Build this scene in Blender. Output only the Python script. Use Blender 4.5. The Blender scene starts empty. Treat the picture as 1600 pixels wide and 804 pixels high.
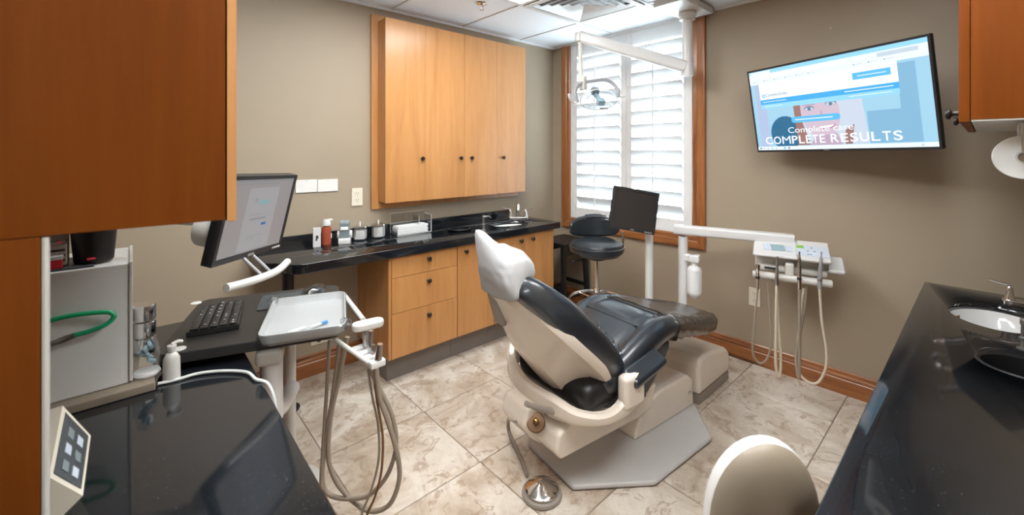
import bpy, bmesh, math, random
from mathutils import Vector, Matrix, Euler, Quaternion
random.seed(7)
S = bpy.context.scene
COL = S.collection
PI = math.pi
RAD = math.radians

# ------------------------------------------------------------------ camera
F, CX, HZ, YAW, H = 665.0, 800.0, 236.0, RAD(48.1), 1.44
cam_d = bpy.data.cameras.new('camera')
cam = bpy.data.objects.new('camera', cam_d); COL.objects.link(cam)
cam.location = (0, 0, H)
cam.rotation_euler = (PI/2, 0, YAW - PI/2)
cam_d.sensor_fit = 'HORIZONTAL'; cam_d.sensor_width = 36.0
cam_d.lens = 36.0*F/1600.0
cam_d.shift_y = (HZ - 402.0)/1600.0
cam_d.clip_start = 0.02
cam_d.dof.use_dof = True; cam_d.dof.focus_distance = 2.3; cam_d.dof.aperture_fstop = 3.2
S.camera = cam

# ------------------------------------------------------------------ world: bright overcast sky
W = bpy.data.worlds.new('overcast_sky'); S.world = W
W.use_nodes = True
_bg = W.node_tree.nodes['Background']
_bg.inputs[0].default_value = (0.78, 0.90, 1.0, 1); _bg.inputs[1].default_value = 9.0
S.view_settings.view_transform = 'Standard'; S.view_settings.look = 'None'
S.view_settings.gamma = 1.0; S.view_settings.use_curve_mapping = False
S.view_settings.exposure = 0.95
S.cycles.use_denoising = True
S.cycles.max_bounces = 10; S.cycles.diffuse_bounces = 6; S.cycles.transparent_max_bounces = 16
S.cycles.sample_clamp_indirect = 8.0
TROFFER = 9.5                                  # radiance of the ceiling troffer diffusers

# room planes
XB, YA, ZC = 3.16, 2.905, 2.465
# window portal helps the sky light find the opening
_pl = bpy.data.lights.new('window_portal', 'AREA'); _pl.shape = 'RECTANGLE'; _pl.size = 1.62; _pl.size_y = 1.17
_pl.cycles.is_portal = True
_po = bpy.data.objects.new('window_portal', _pl); COL.objects.link(_po)
_po.location = (3.33, 2.075, 1.64); _po.rotation_euler = (0, PI/2, 0)

# ------------------------------------------------------------------ placing helpers: where a sight line meets a plane of the room
VV = Vector((math.cos(YAW), math.sin(YAW), 0)); RR = Vector((math.sin(YAW), -math.cos(YAW), 0)); UU = Vector((0, 0, 1))
C0 = Vector((0, 0, H))
def ray(px, py): return VV + RR*((px-CX)/F) + UU*((HZ-py)/F)
def onx(px, py, x): d = ray(px, py); return C0 + d*(x/d.x)
def ony(px, py, y): d = ray(px, py); return C0 + d*(y/d.y)
def onz(px, py, z): d = ray(px, py); return C0 + d*((z-H)/d.z)
def dep(px, py, k): return C0 + ray(px, py)*k
def onpl(px, py, p0, n):
    d = ray(px, py); return C0 + d*((Vector(p0)-C0).dot(n)/d.dot(n))

# ------------------------------------------------------------------ materials
def _nt(name):
    m = bpy.data.materials.new(name); m.use_nodes = True
    nt = m.node_tree; b = nt.nodes['Principled BSDF']
    return m, nt, b
def _coords(nt, scale=(1, 1, 1), rnd=False):
    tc = nt.nodes.new('ShaderNodeTexCoord'); mp = nt.nodes.new('ShaderNodeMapping')
    mp.inputs['Scale'].default_value = scale
    if rnd:
        oi = nt.nodes.new('ShaderNodeObjectInfo'); mu = nt.nodes.new('ShaderNodeMath'); mu.operation = 'MULTIPLY'; mu.inputs[1].default_value = 37.0
        nt.links.new(oi.outputs['Random'], mu.inputs[0])
        cb = nt.nodes.new('ShaderNodeCombineXYZ')
        for i in range(3): nt.links.new(mu.outputs[0], cb.inputs[i])
        ad = nt.nodes.new('ShaderNodeVectorMath'); ad.operation = 'ADD'
        nt.links.new(tc.outputs['Object'], ad.inputs[0]); nt.links.new(cb.outputs[0], ad.inputs[1])
        nt.links.new(ad.outputs[0], mp.inputs['Vector'])
    else:
        nt.links.new(tc.outputs['Object'], mp.inputs['Vector'])
    return mp.outputs[0]
def _noise(nt, vec, scale, detail=4, rough=.55, dist=0):
    n = nt.nodes.new('ShaderNodeTexNoise'); n.inputs['Scale'].default_value = scale
    n.inputs['Detail'].default_value = detail; n.inputs['Roughness'].default_value = rough; n.inputs['Distortion'].default_value = dist
    nt.links.new(vec, n.inputs['Vector']); return n.outputs['Fac']
def _ramp(nt, fac, stops):
    r = nt.nodes.new('ShaderNodeValToRGB'); e = r.color_ramp.elements
    while len(e) < len(stops): e.new(.5)
    for i, (p, c) in enumerate(stops): e[i].position = p; e[i].color = (*c, 1)
    nt.links.new(fac, r.inputs[0]); return r.outputs[0]
def _bump(nt, b, fac, strength, dist=.002):
    bu = nt.nodes.new('ShaderNodeBump'); bu.inputs['Strength'].default_value = strength; bu.inputs['Distance'].default_value = dist
    nt.links.new(fac, bu.inputs['Height']); nt.links.new(bu.outputs[0], b.inputs['Normal'])
def _mix(nt, fac, a, c, mode='MIX'):
    m = nt.nodes.new('ShaderNodeMix'); m.data_type = 'RGBA'; m.blend_type = mode
    for sock, v in ((m.inputs[0], fac), (m.inputs[6], a), (m.inputs[7], c)):
        if isinstance(v, (int, float)): sock.default_value = v
        elif isinstance(v, tuple): sock.default_value = (*v, 1)
        else: nt.links.new(v, sock)
    return m.outputs[2]
def mat(name, col, rough=.5, metal=0.0, coat=0.0, var=.06, vs=6.0, bump=0.0, bs=80.0, bd=.001, spec=.5):
    m, nt, b = _nt(name)
    b.inputs['Roughness'].default_value = rough; b.inputs['Metallic'].default_value = metal
    b.inputs['Coat Weight'].default_value = coat; b.inputs['Coat Roughness'].default_value = .12
    b.inputs['Specular IOR Level'].default_value = spec
    v = _coords(nt)
    f = _noise(nt, v, vs, 3)
    lo = tuple(c*(1-var) for c in col); hi = tuple(min(1, c*(1+var)) for c in col)
    nt.links.new(_ramp(nt, f, [(.3, lo), (.7, hi)]), b.inputs['Base Color'])
    if bump: _bump(nt, b, _noise(nt, v, bs, 3), bump, bd)
    return m
def wood(name, dark, mid, light, axis='z', grain=1.0, rough=.32, coat=.25, knots=False, spec=.5):
    m, nt, b = _nt(name)
    sc = {'z': (14, 14, 1.1), 'x': (1.1, 14, 14), 'y': (14, 1.1, 14)}[axis]
    v = _coords(nt, tuple(s*grain for s in sc), rnd=True)
    n1 = _noise(nt, v, 1.0, 5, .6, .9)
    v2 = _coords(nt, tuple(s*grain*4 for s in sc), rnd=True)
    n2 = _noise(nt, v2, 1.6, 4, .7)
    c = _ramp(nt, n1, [(.30, dark), (.52, mid), (.72, light)])
    c = _mix(nt, .22, c, _ramp(nt, n2, [(.35, dark), (.65, light)]))
    if knots:
        vk = _coords(nt, tuple(s*.45 for s in sc), rnd=True)
        k = _noise(nt, vk, 1.3, 3, .5, 1.5)
        c = _mix(nt, _ramp(nt, k, [(.57, (0, 0, 0)), (.68, (1, 1, 1))]), c, tuple(x*.30 for x in dark))
    nt.links.new(c, b.inputs['Base Color'])
    b.inputs['Roughness'].default_value = rough; b.inputs['Coat Weight'].default_value = coat; b.inputs['Coat Roughness'].default_value = .2
    b.inputs['Specular IOR Level'].default_value = spec
    _bump(nt, b, n2, .08, .0006)
    return m
def granite(name):
    m, nt, b = _nt(name); v = _coords(nt)
    n = _noise(nt, v, 260, 2, .6); n2 = _noise(nt, v, 7, 4)
    c = _ramp(nt, n, [(.55, (.0065, .0075, .0095)), (.68, (.022, .026, .032)), (.80, (.085, .095, .11))])
    c = _mix(nt, _ramp(nt, n2, [(.35, (0, 0, 0)), (.75, (.5, .5, .5))]), c, (.012, .016, .022))
    nt.links.new(c, b.inputs['Base Color'])
    b.inputs['Roughness'].default_value = .075; b.inputs['Specular IOR Level'].default_value = .9
    return m
def travertine(name):
    m, nt, b = _nt(name); v = _coords(nt, rnd=True)
    n1 = _noise(nt, v, 3.2, 6, .62, 1.1); n2 = _noise(nt, v, 9.5, 7, .7, 1.8); n3 = _noise(nt, v, 30, 5, .7, .6)
    c = _ramp(nt, n1, [(.30, (.33, .255, .185)), (.45, (.50, .42, .335)), (.60, (.66, .60, .52)), (.78, (.56, .48, .39))])
    c = _mix(nt, _ramp(nt, n2, [(.53, (0, 0, 0)), (.61, (.75, .75, .75)), (.70, (.12, .12, .12))]), c, (.30, .205, .135))
    c = _mix(nt, _ramp(nt, n3, [(.60, (0, 0, 0)), (.75, (.35, .35, .35))]), c, (.30, .21, .14))
    nt.links.new(c, b.inputs['Base Color'])
    b.inputs['Roughness'].default_value = .30; b.inputs['Specular IOR Level'].default_value = .4
    _bump(nt, b, n2, .05, .001)
    return m
def emit(name, col, strength):
    m, nt, b = _nt(name)
    b.inputs['Base Color'].default_value = (.02, .02, .02, 1); b.inputs['Roughness'].default_value = .3
    b.inputs['Emission Color'].default_value = (*col, 1); b.inputs['Emission Strength'].default_value = strength
    return m
def clear(name, tint, gloss=.10, rough=.05):
    m, nt, b = _nt(name)
    out = nt.nodes['Material Output']; nt.nodes.remove(b)
    t = nt.nodes.new('ShaderNodeBsdfTransparent'); t.inputs[0].default_value = (*tint, 1)
    g = nt.nodes.new('ShaderNodeBsdfGlossy'); g.inputs['Roughness'].default_value = rough
    fr = nt.nodes.new('ShaderNodeLayerWeight'); fr.inputs[0].default_value = .35
    mu = nt.nodes.new('ShaderNodeMath'); mu.operation = 'MULTIPLY_ADD'; mu.inputs[1].default_value = .5; mu.inputs[2].default_value = gloss
    mx = nt.nodes.new('ShaderNodeMixShader')
    nt.links.new(fr.outputs['Fresnel'], mu.inputs[0]); nt.links.new(mu.outputs[0], mx.inputs[0])
    nt.links.new(t.outputs[0], mx.inputs[1]); nt.links.new(g.outputs[0], mx.inputs[2]); nt.links.new(mx.outputs[0], out.inputs[0])
    return m
def translucent(name, col, k=.5, rough=.5):
    m, nt, b = _nt(name); out = nt.nodes['Material Output']
    v = _coords(nt); f = _noise(nt, v, 12, 3)
    c = _ramp(nt, f, [(.3, tuple(x*.97 for x in col)), (.7, col)])
    nt.links.new(c, b.inputs['Base Color']); b.inputs['Roughness'].default_value = rough
    t = nt.nodes.new('ShaderNodeBsdfTranslucent'); nt.links.new(c, t.inputs[0])
    mx = nt.nodes.new('ShaderNodeMixShader'); mx.inputs[0].default_value = k
    nt.links.new(b.outputs[0], mx.inputs[1]); nt.links.new(t.outputs[0], mx.inputs[2]); nt.links.new(mx.outputs[0], out.inputs[0])
    return m

M = {}
M['wall'] = mat('tan_wall_paint', (.375, .305, .222), .55, var=.03, vs=2.0, bump=.10, bs=320)
M['ceil'] = mat('ceiling_panel_white', (.80, .84, .88), .9, var=.03, vs=120, bump=.15, bs=420)
M['gap'] = mat('shadow_gap_grey', (.10, .10, .10), .9)
M['grid'] = mat('white_grid_metal', (.75, .76, .77), .5)
M['tile'] = travertine('travertine_tile')
M['grout'] = mat('grout', (.27, .215, .165), .9, var=.12, vs=40)
M['maple'] = wood('honey_maple_veneer', (.44, .195, .060), (.53, .250, .085), (.60, .300, .112), 'z', .8)
M['maple_x'] = wood('honey_maple_veneer_across', (.44, .195, .060), (.53, .250, .085), (.60, .300, .112), 'z', .8)
M['cherry'] = wood('cherry_veneer', (.125, .029, .0022), (.155, .038, .003), (.19, .051, .005), 'z', .55, rough=.5, coat=.0, spec=.12)
M['cherry_gloss'] = wood('cherry_veneer_lacquered', (.125, .029, .0022), (.155, .038, .003), (.19, .051, .005), 'z', .55, rough=.3, coat=.8)
M['alder_x'] = wood('stained_alder_x', (.15, .047, .013), (.30, .105, .030), (.44, .175, .055), 'x', 1.1, knots=True)
M['alder_y'] = wood('stained_alder_y', (.15, .047, .013), (.30, .105, .030), (.44, .175, .055), 'y', 1.1, knots=True)
M['alder_z'] = wood('stained_alder_z', (.15, .047, .013), (.30, .105, .030), (.44, .175, .055), 'z', 1.1, knots=True)
M['granite'] = granite('black_granite')
M['toe'] = mat('grey_toe_kick', (.20, .175, .155), .6)
M['bronze'] = mat('dark_bronze', (.05, .04, .036), .35, .7)
M['white'] = mat('white_enamel', (.70, .70, .69), .30, coat=.2, var=.02)
M['shutter'] = translucent('white_shutter_paint', (.80, .82, .83), .06)
M['frame_w'] = mat('white_window_frame', (.78, .79, .79), .4, var=.02)
M['off'] = mat('off_white_plastic', (.60, .585, .545), .35, coat=.15, var=.02)
M['beige'] = mat('beige_chair_enamel', (.72, .64, .54), .26, coat=.45, var=.03)
M['greybeige'] = mat('warm_grey_plastic', (.27, .235, .20), .38, coat=.1, var=.04)
M['plategrey'] = mat('grey_floor_plate', (.50, .485, .465), .40, coat=.1, var=.04)
M['leather'] = mat('black_leather', (.013, .019, .026), .32, coat=.65, var=.15, vs=9, bump=.25, bs=260, bd=.0008, spec=.55)
M['leather2'] = mat('black_vinyl', (.022, .028, .034), .30, coat=.15, var=.1, bump=.15, bs=300, bd=.0006)
M['black'] = mat('black_plastic', (.012, .012, .013), .4)
M['blackwood'] = mat('black_painted_wood', (.010, .010, .010), .45)
M['board'] = mat('charcoal_laminate', (.022, .021, .020), .42, var=.05)
M['chrome'] = mat('chrome', (.72, .71, .70), .10, 1.0, var=.01)
M['steel'] = mat('brushed_steel', (.50, .50, .50), .28, 1.0, var=.03)
M['ceramic'] = mat('white_ceramic', (.82, .83, .82), .12, coat=.5, var=.01)
M['cream'] = mat('cream_plate', (.78, .73, .60), .4, var=.02)
M['plate'] = mat('white_plate', (.80, .79, .76), .4, var=.02)
M['dark'] = mat('dark_slot', (.02, .02, .02), .6)
M['glass'] = clear('window_glass', (.96, .98, .98), .03, .02)
M['acrylic'] = clear('clear_acrylic', (.96, .97, .975), .06, .05)
M['jar'] = clear('clear_jar_glass', (.985, .99, .99), .03, .03)
M['film'] = clear('clear_plastic_film', (.90, .92, .93), .08, .16)
M['brownfilm'] = clear('brown_tinted_plastic_cover', (.62, .52, .40), .30, .24)
M['cotton'] = mat('white_cotton', (.86, .86, .85), .9, var=.06, vs=60, bump=.6, bs=160, bd=.003)
M['paper'] = translucent('white_paper', (.86, .87, .86), .15, .7)
M['cover'] = translucent('white_fabric_cover', (.52, .525, .53), .15, .8)
M['red'] = mat('red_brown_bottle', (.36, .075, .035), .3, coat=.3)
M['pink'] = mat('red_card', (.70, .03, .05), .4)
M['hose'] = mat('taupe_hose', (.30, .25, .195), .45, var=.03)
M['hose_l'] = mat('cream_hose', (.62, .55, .43), .45, var=.03)
M['green'] = mat('green_hose', (.015, .38, .16), .3, coat=.3)
M['greydev'] = mat('grey_plastic', (.30, .30, .31), .4)
M['slate'] = mat('slate_grey_plastic', (.22, .27, .29), .3, coat=.3)
M['mouse'] = mat('mouse_pad', (.05, .06, .065), .6)
M['bluetint'] = mat('pale_blue_plastic', (.30, .45, .52), .25, coat=.4)
M['tray'] = mat('white_tray_plastic', (.55, .555, .55), .35, var=.02)
M['bandblue'] = mat('blue_band', (.02, .28, .70), .35)
M['copper'] = mat('brass_brown', (.17, .085, .032), .5, .2)
M['brass'] = mat('brass', (.62, .42, .16), .25, 1.0)
M['stone_beige'] = mat('beige_vinyl', (.27, .225, .17), .42, coat=.05, bump=.12, bs=280)
M['piping'] = mat('white_vinyl_edge', (.76, .76, .74), .35, coat=.2)
M['greypanel'] = mat('dark_grey_panel', (.055, .065, .075), .4)
M['lightpanel'] = mat('pale_blue_panel', (.60, .68, .78), .35)
M['lcd'] = emit('green_lcd', (.25, .55, .05), .5)
M['ledred'] = emit('red_led', (1, .02, .03), 3.0)
M['diffuser'] = emit('troffer_diffuser', (.97, .99, 1.0), TROFFER)
M['screen_off'] = mat('dark_screen', (.030, .026, .024), .25, var=.02)
M['bezel'] = mat('black_bezel', (.018, .019, .021), .35)

# ------------------------------------------------------------------ mesh building
class G:
    def __init__(s): s.bm = bmesh.new()
    def _merge(s, b2, rot=None, c=None):
        if rot is not None: bmesh.ops.transform(b2, matrix=rot.to_4x4(), verts=b2.verts)
        if c is not None: bmesh.ops.translate(b2, vec=Vector(c), verts=b2.verts)
        me = bpy.data.meshes.new('tmp'); b2.to_mesh(me); b2.free(); s.bm.from_mesh(me); bpy.data.meshes.remove(me)
        return s
    def box(s, c, d, bev=0, seg=2, rot=None):
        b = bmesh.new(); bmesh.ops.create_cube(b, size=1); bmesh.ops.scale(b, vec=Vector(d), verts=b.verts)
        if bev: bmesh.ops.bevel(b, geom=b.edges[:], offset=min(bev, min(d)*.49), segments=seg, profile=.5, affect='EDGES')
        return s._merge(b, rot, c)
    def b2(s, lo, hi, bev=0, seg=2):
        return s.box([(a+b)/2 for a, b in zip(lo, hi)], [abs(b-a) for a, b in zip(lo, hi)], bev, seg)
    def cyl(s, p0, p1, r0, r1=None, seg=20, bev=0):
        p0, p1 = Vector(p0), Vector(p1); d = p1-p0; r1 = r0 if r1 is None else r1
        b = bmesh.new(); bmesh.ops.create_cone(b, cap_ends=True, segments=seg, radius1=r0, radius2=r1, depth=d.length)
        if bev:
            ed = [e for e in b.edges if abs(e.verts[0].co.z-e.verts[1].co.z) < 1e-6]
            bmesh.ops.bevel(b, geom=ed, offset=bev, segments=2, profile=.5, affect='EDGES')
        q = d.to_track_quat('Z', 'Y'); return s._merge(b, q.to_matrix(), (p0+p1)/2)
    def lathe(s, prof, c=(0, 0, 0), seg=28, rot=None, sx=1, sy=1):
        b = bmesh.new(); rings = []
        for r, z in prof:
            if r < 1e-6: rings.append([b.verts.new((0, 0, z))])
            else: rings.append([b.verts.new((r*sx*math.cos(2*PI*i/seg), r*sy*math.sin(2*PI*i/seg), z)) for i in range(seg)])
        for A, B in zip(rings, rings[1:]):
            for i in range(seg):
                j = (i+1) % seg
                if len(A) == 1 and len(B) == 1: continue
                if len(A) == 1: b.faces.new((A[0], B[j], B[i]))
                elif len(B) == 1: b.faces.new((A[i], A[j], B[0]))
                else: b.faces.new((A[i], A[j], B[j], B[i]))
        bmesh.ops.recalc_face_normals(b, faces=b.faces)
        return s._merge(b, rot, c)
    def loft(s, rings, cap=True, wrap=True):
        b = bmesh.new(); rv = [[b.verts.new(Vector(p)) for p in r] for r in rings]; n = len(rv[0])
        for A, B in zip(rv, rv[1:]):
            for i in range(n if wrap else n-1):
                j = (i+1) % n; b.faces.new((A[i], A[j], B[j], B[i]))
        if cap and wrap: b.faces.new(rv[0][::-1]); b.faces.new(rv[-1])
        bmesh.ops.recalc_face_normals(b, faces=b.faces)
        return s._merge(b)
    def tube(s, pts, r, seg=8, sub=6, sec=None, up=None):
        pts = [Vector(p) for p in pts]
        if sub and len(pts) > 2: pts = smooth_path(pts, sub)
        n = len(pts); T = []
        for i in range(n): T.append((pts[min(i+1, n-1)]-pts[max(i-1, 0)]).normalized())
        u = Vector(up) if up else (Vector((0, 0, 1)) if abs(T[0].z) < .9 else Vector((1, 0, 0)))
        rings = []
        for i in range(n):
            u = (u - T[i]*u.dot(T[i])).normalized(); w = T[i].cross(u)
            rr = r[min(i*len(r)//n, len(r)-1)] if isinstance(r, (list, tuple)) else r
            if sec: rings.append([pts[i]+u*a+w*c for a, c in sec])
            else: rings.append([pts[i]+(u*math.cos(2*PI*k/seg)+w*math.sin(2*PI*k/seg))*rr for k in range(seg)])
        return s.loft(rings)
    def prism(s, poly, axis, lo, hi, bev=0, seg=2):
        b = bmesh.new()
        f = {'y': lambda p, t: (p[0], t, p[1]), 'x': lambda p, t: (t, p[0], p[1]), 'z': lambda p, t: (p[0], p[1], t)}[axis]
        A = [b.verts.new(f(p, lo)) for p in poly]; B = [b.verts.new(f(p, hi)) for p in poly]; n = len(poly)
        b.faces.new(A); b.faces.new(B[::-1])
        for i in range(n): b.faces.new((A[i], B[i], B[(i+1) % n], A[(i+1) % n]))
        bmesh.ops.recalc_face_normals(b, faces=b.faces)
        if bev: bmesh.ops.bevel(b, geom=[e for e in b.edges if e.calc_face_angle(0) > .5], offset=bev, segments=seg, profile=.5, affect='EDGES', clamp_overlap=True)
        return s._merge(b)
    def sphere(s, c, r, sx=1, sy=1, sz=1, seg=18, rot=None):
        b = bmesh.new(); bmesh.ops.create_uvsphere(b, u_segments=seg, v_segments=max(6, seg//2), radius=r)
        bmesh.ops.scale(b, vec=(sx, sy, sz), verts=b.verts); return s._merge(b, rot, c)
    def face(s, pts):
        vs = [s.bm.verts.new(Vector(p)) for p in pts]; s.bm.faces.new(vs); return s
    def jitter(s, a):
        for v in s.bm.verts: v.co += Vector((random.uniform(-a, a), random.uniform(-a, a), random.uniform(-a, a)))
        return s
    def mesh(s, name, m, smooth=True, ang=38):
        bm = s.bm; bmesh.ops.remove_doubles(bm, verts=bm.verts, dist=1e-6)
        if smooth:
            for f in bm.faces: f.smooth = True
            for e in bm.edges:
                if len(e.link_faces) == 2 and e.calc_face_angle(0) > RAD(ang): e.smooth = False
        me = bpy.data.meshes.new(name); bm.to_mesh(me); bm.free(); me.materials.append(M[m] if isinstance(m, str) else m)
        return me
    def build(s, name, m, parent=None, smooth=True, ang=38, wn=True, label=None, kind=None):
        o = bpy.data.objects.new(name, s.mesh(name, m, smooth, ang)); COL.objects.link(o)
        if parent: o.parent = parent
        if smooth and wn:
            w = o.modifiers.new('weighted_normals', 'WEIGHTED_NORMAL'); w.keep_sharp = True
        if label: o['label'] = label
        if kind: o['kind'] = kind
        return o
def smooth_path(P, sub):
    out = []; n = len(P)
    for i in range(n-1):
        p0, p1, p2, p3 = P[max(i-1, 0)], P[i], P[i+1], P[min(i+2, n-1)]
        for k in range(sub):
            t = k/sub
            out.append(.5*((2*p1)+(p2-p0)*t+(2*p0-5*p1+4*p2-p3)*t*t+(3*p1-p0-3*p2+p3)*t*t*t))
    out.append(P[-1]); return out
def rrect(w, h, r, n=4):
    out = []
    for cx, cy, a0 in ((w/2-r, h/2-r, 0), (-w/2+r, h/2-r, 90), (-w/2+r, -h/2+r, 180), (w/2-r, -h/2+r, 270)):
        for k in range(n+1):
            a = RAD(a0+90*k/n); out.append((cx+r*math.cos(a), cy+r*math.sin(a)))
    return out
def tag(o, label, cat, group=None):
    o['label'] = label; o['category'] = cat
    if group: o['group'] = group
    return o
def thing(name, label, cat, loc=(0, 0, 0), rz=0, group=None, rot=None):
    o = bpy.data.objects.new(name, None); COL.objects.link(o); o.empty_display_size = .1
    o.location = loc; o.rotation_euler = rot if rot else (0, 0, rz)
    return tag(o, label, cat, group)
def struct(o): o['kind'] = 'structure'; return o
def empty_struct(name, loc=(0, 0, 0)):
    o = bpy.data.objects.new(name, None); COL.objects.link(o); o.location = loc; o['kind'] = 'structure'; return o
def inst(src, name, loc, parent, rot=None):
    o = bpy.data.objects.new(name, src); COL.objects.link(o); o.location = loc; o.parent = parent
    if rot: o.rotation_euler = rot
    return o
def text_part(txt, width, height, loc, m, parent, name='lettering', bold=0.0, rot=None):
    cu = bpy.data.curves.new('t', 'FONT'); cu.body = txt; cu.offset = bold
    t = bpy.data.objects.new('t', cu); COL.objects.link(t)
    bpy.context.view_layer.update()
    me = bpy.data.meshes.new_from_object(t.evaluated_get(bpy.context.evaluated_depsgraph_get()))
    bpy.data.objects.remove(t); bpy.data.curves.remove(cu)
    xs = [v.co.x for v in me.vertices]; ys = [v.co.y for v in me.vertices]
    x0, x1, y0, y1 = min(xs), max(xs), min(ys), max(ys)
    for v in me.vertices:
        a = ((v.co.x-x0)/(x1-x0)-.5)*width; b = ((v.co.y-y0)/(y1-y0)-.5)*height
        v.co = (a, 0, b)
    me.name = name; me.materials.clear(); me.materials.append(m)
    o = bpy.data.objects.new(name, me); COL.objects.link(o); o.parent = parent; o.location = loc
    return o

# ================================================================== THE SETTING
XMIN, YMIN = -2.4, -2.4
fl = struct(G().b2((XMIN, YMIN, -.08), (XB+.15, YA+.15, -.004)).build('floor', 'grout', smooth=False))
TX0, TY0, TPX, TPY, GR = 1.209, .546, .524, .511, .0045
_tm = {}
def tile_mesh(w, d):
    k = (round(w, 3), round(d, 3))
    if k not in _tm: _tm[k] = G().box((0, 0, -.004), (w, d, .008), .0015, 1).mesh('tile', 'tile', False)
    return _tm[k]
for i in range(-8, 5):
    for j in range(-7, 6):
        x0, x1 = max(TX0+i*TPX, XMIN), min(TX0+(i+1)*TPX, XB)
        y0, y1 = max(TY0+j*TPY, YMIN), min(TY0+(j+1)*TPY, YA)
        if x1-x0 < .03 or y1-y0 < .03: continue
        inst(tile_mesh(x1-x0-GR, y1-y0-GR), 'tile', ((x0+x1)/2, (y0+y1)/2, 0), fl)

struct(G().b2((XMIN, YA, 0), (XB+.15, YA+.12, 2.62)).build('wall_left', 'wall', smooth=False))
WY0, WY1, WZ0 = 1.48, 2.67, .81          # window opening
g = G(); T = .15
g.b2((XB, YMIN, 0), (XB+T, WY0, 2.62)); g.b2((XB, WY1, 0), (XB+T, YA, 2.62)); g.b2((XB, WY0, 0), (XB+T, WY1, WZ0)); g.b2((XB, WY0, ZC), (XB+T, WY1, 2.62))
struct(g.build('wall_right', 'wall', smooth=False))
struct(G().b2((.45, -.40, 0), (XB, -.30, 2.62)).build('wall_near', 'wall', smooth=False))
struct(G().b2((-.52, .75, 0), (-.42, YA, 2.62)).build('wall_entry', 'wall', smooth=False))
struct(G().b2((XMIN-.1, YMIN-.1, 0), (XMIN, YA+.12, 2.62)).build('wall_corridor', 'wall', smooth=False))
struct(G().b2((XMIN, YMIN-.1, 0), (XB+.15, YMIN, 2.62)).build('wall_back', 'wall', smooth=False))

# ceiling: grid bars, lay-in panels
ce = struct(G().b2((XMIN, YMIN, ZC+.030), (XB+.15, YA+.12, ZC+.16)).build('ceiling', 'gap', smooth=False))
gx = [XMIN, -1.75, -1.115, -.48, .155, .79, 1.42, 2.05, 2.69, XB]
gy = [YMIN, -1.45, -.85, -.24, .36, .97, 1.58, 2.19, YA]
BARW = .020
for x in gx[1:-1]: G().b2((x-BARW/2, YMIN, ZC), (x+BARW/2, YA, ZC+.012)).build('grid_bar', 'grid', ce, smooth=False)
for k, y in enumerate(gy[1:-1]):
    for a, b in zip(gx, gx[1:]):
        G().b2((a+BARW/2, y-BARW/2, ZC), (b-BARW/2, y+BARW/2, ZC+.012)).build('grid_bar', 'grid', ce, smooth=False)
for lo, hi in (((XMIN, YA-.02, ZC-.012), (XB, YA, ZC+.01)), ((XB-.02, YMIN, ZC-.012), (XB, YA-.02, ZC+.01))):
    G().b2(lo, hi).build('wall_angle', 'grid', ce, smooth=False)
TROF = [(4, 5), (4, 4), (5, 6), (6, 6), (5, 3), (6, 3), (1, 1), (2, 1)]
VENT = (7, 6)
for i in range(len(gx)-1):
    for j in range(len(gy)-1):
        if (i, j) in TROF or (i, j) == VENT: continue
        x0, x1, y0, y1 = gx[i]+BARW/2+.0015, gx[i+1]-BARW/2-.0015, gy[j]+BARW/2+.0015, gy[j+1]-BARW/2-.0015
        G().b2((x0, y0, ZC+.006), (x1, y1, ZC+.028)).build('ceiling_panel', 'ceil', ce, smooth=False)
def troffer(i0, i1, j, label, j1=None):
    x0, x1, y0, y1 = gx[i0]+.004, gx[i1+1]-.004, gy[j]+.004, gy[(j1 or j)+1]-.004
    t = thing('ceiling_light', label, 'light', ((x0+x1)/2, (y0+y1)/2, ZC-.004))
    w, d = (x1-x0)/2, (y1-y0)/2; g = G(); z0, z1 = 0, .010
    g.b2((-w, -d, z0), (w, -d+.03, z1)); g.b2((-w, d-.03, z0), (w, d, z1)); g.b2((-w, -d+.03, z0), (-w+.03, d-.03, z1)); g.b2((w-.03, -d+.03, z0), (w, d-.03, z1))
    g.build('frame', 'grid', t, smooth=False)
    G().b2((-w+.03, -d+.03, .006), (w-.03, d-.03, .012)).build('diffuser', 'diffuser', t, smooth=False)
    return t
troffer(5, 6, 6, 'bright fluorescent ceiling panel at the top edge beside the air vent')
troffer(5, 6, 3, 'unseen fill light panel in the ceiling over the near half of the room')  # out of view, set near the camera to light the chair's near side
troffer(4, 4, 4, 'added fill light panel in the ceiling over the aisle beside the left counter', 5)  # added out of view to brighten the lower left wall
troffer(1, 2, 1, 'fluorescent ceiling panel over the entry corridor')
# air vent: nested louvred squares
x0, x1, y0, y1 = gx[7], gx[8], gy[6], gy[7]
v = thing('air_vent', 'white square ceiling air diffuser with nested louvred frames', 'vent', ((x0+x1)/2, (y0+y1)/2, ZC-.012))
hw, hd = (x1-x0)/2-.012, (y1-y0)/2-.012
g = G()
for a, b in (((-hw, -hd), (hw, -hd+.04)), ((-hw, hd-.04), (hw, hd)), ((-hw, -hd+.04), (-hw+.04, hd-.04)), ((hw-.04, -hd+.04), (hw, hd-.04))):
    g.b2((a[0], a[1], .0), (b[0], b[1], .008))
g.build('rim', 'white', v, smooth=False)
G().b2((-hw+.02, -hd+.02, .030), (hw-.02, hd-.02, .036)).build('duct_plate', 'greydev', v, smooth=False)
for k in range(5):
    a = .885-.17*k; b = a-.125; zo, zi = .016, .002
    ring = lambda s, z: [(-hw*s, -hd*s, z), (hw*s, -hd*s, z), (hw*s, hd*s, z), (-hw*s, hd*s, z)]
    R0, R1 = ring(a, zi), ring(max(b, .03), zo); R2, R3 = ring(a, zi+.003), ring(max(b, .03), zo+.003)
    g = G(); g.loft([R0, R1, R3, R2, R0], cap=False); g.build('vent_blade', 'white', v, smooth=False)
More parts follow.
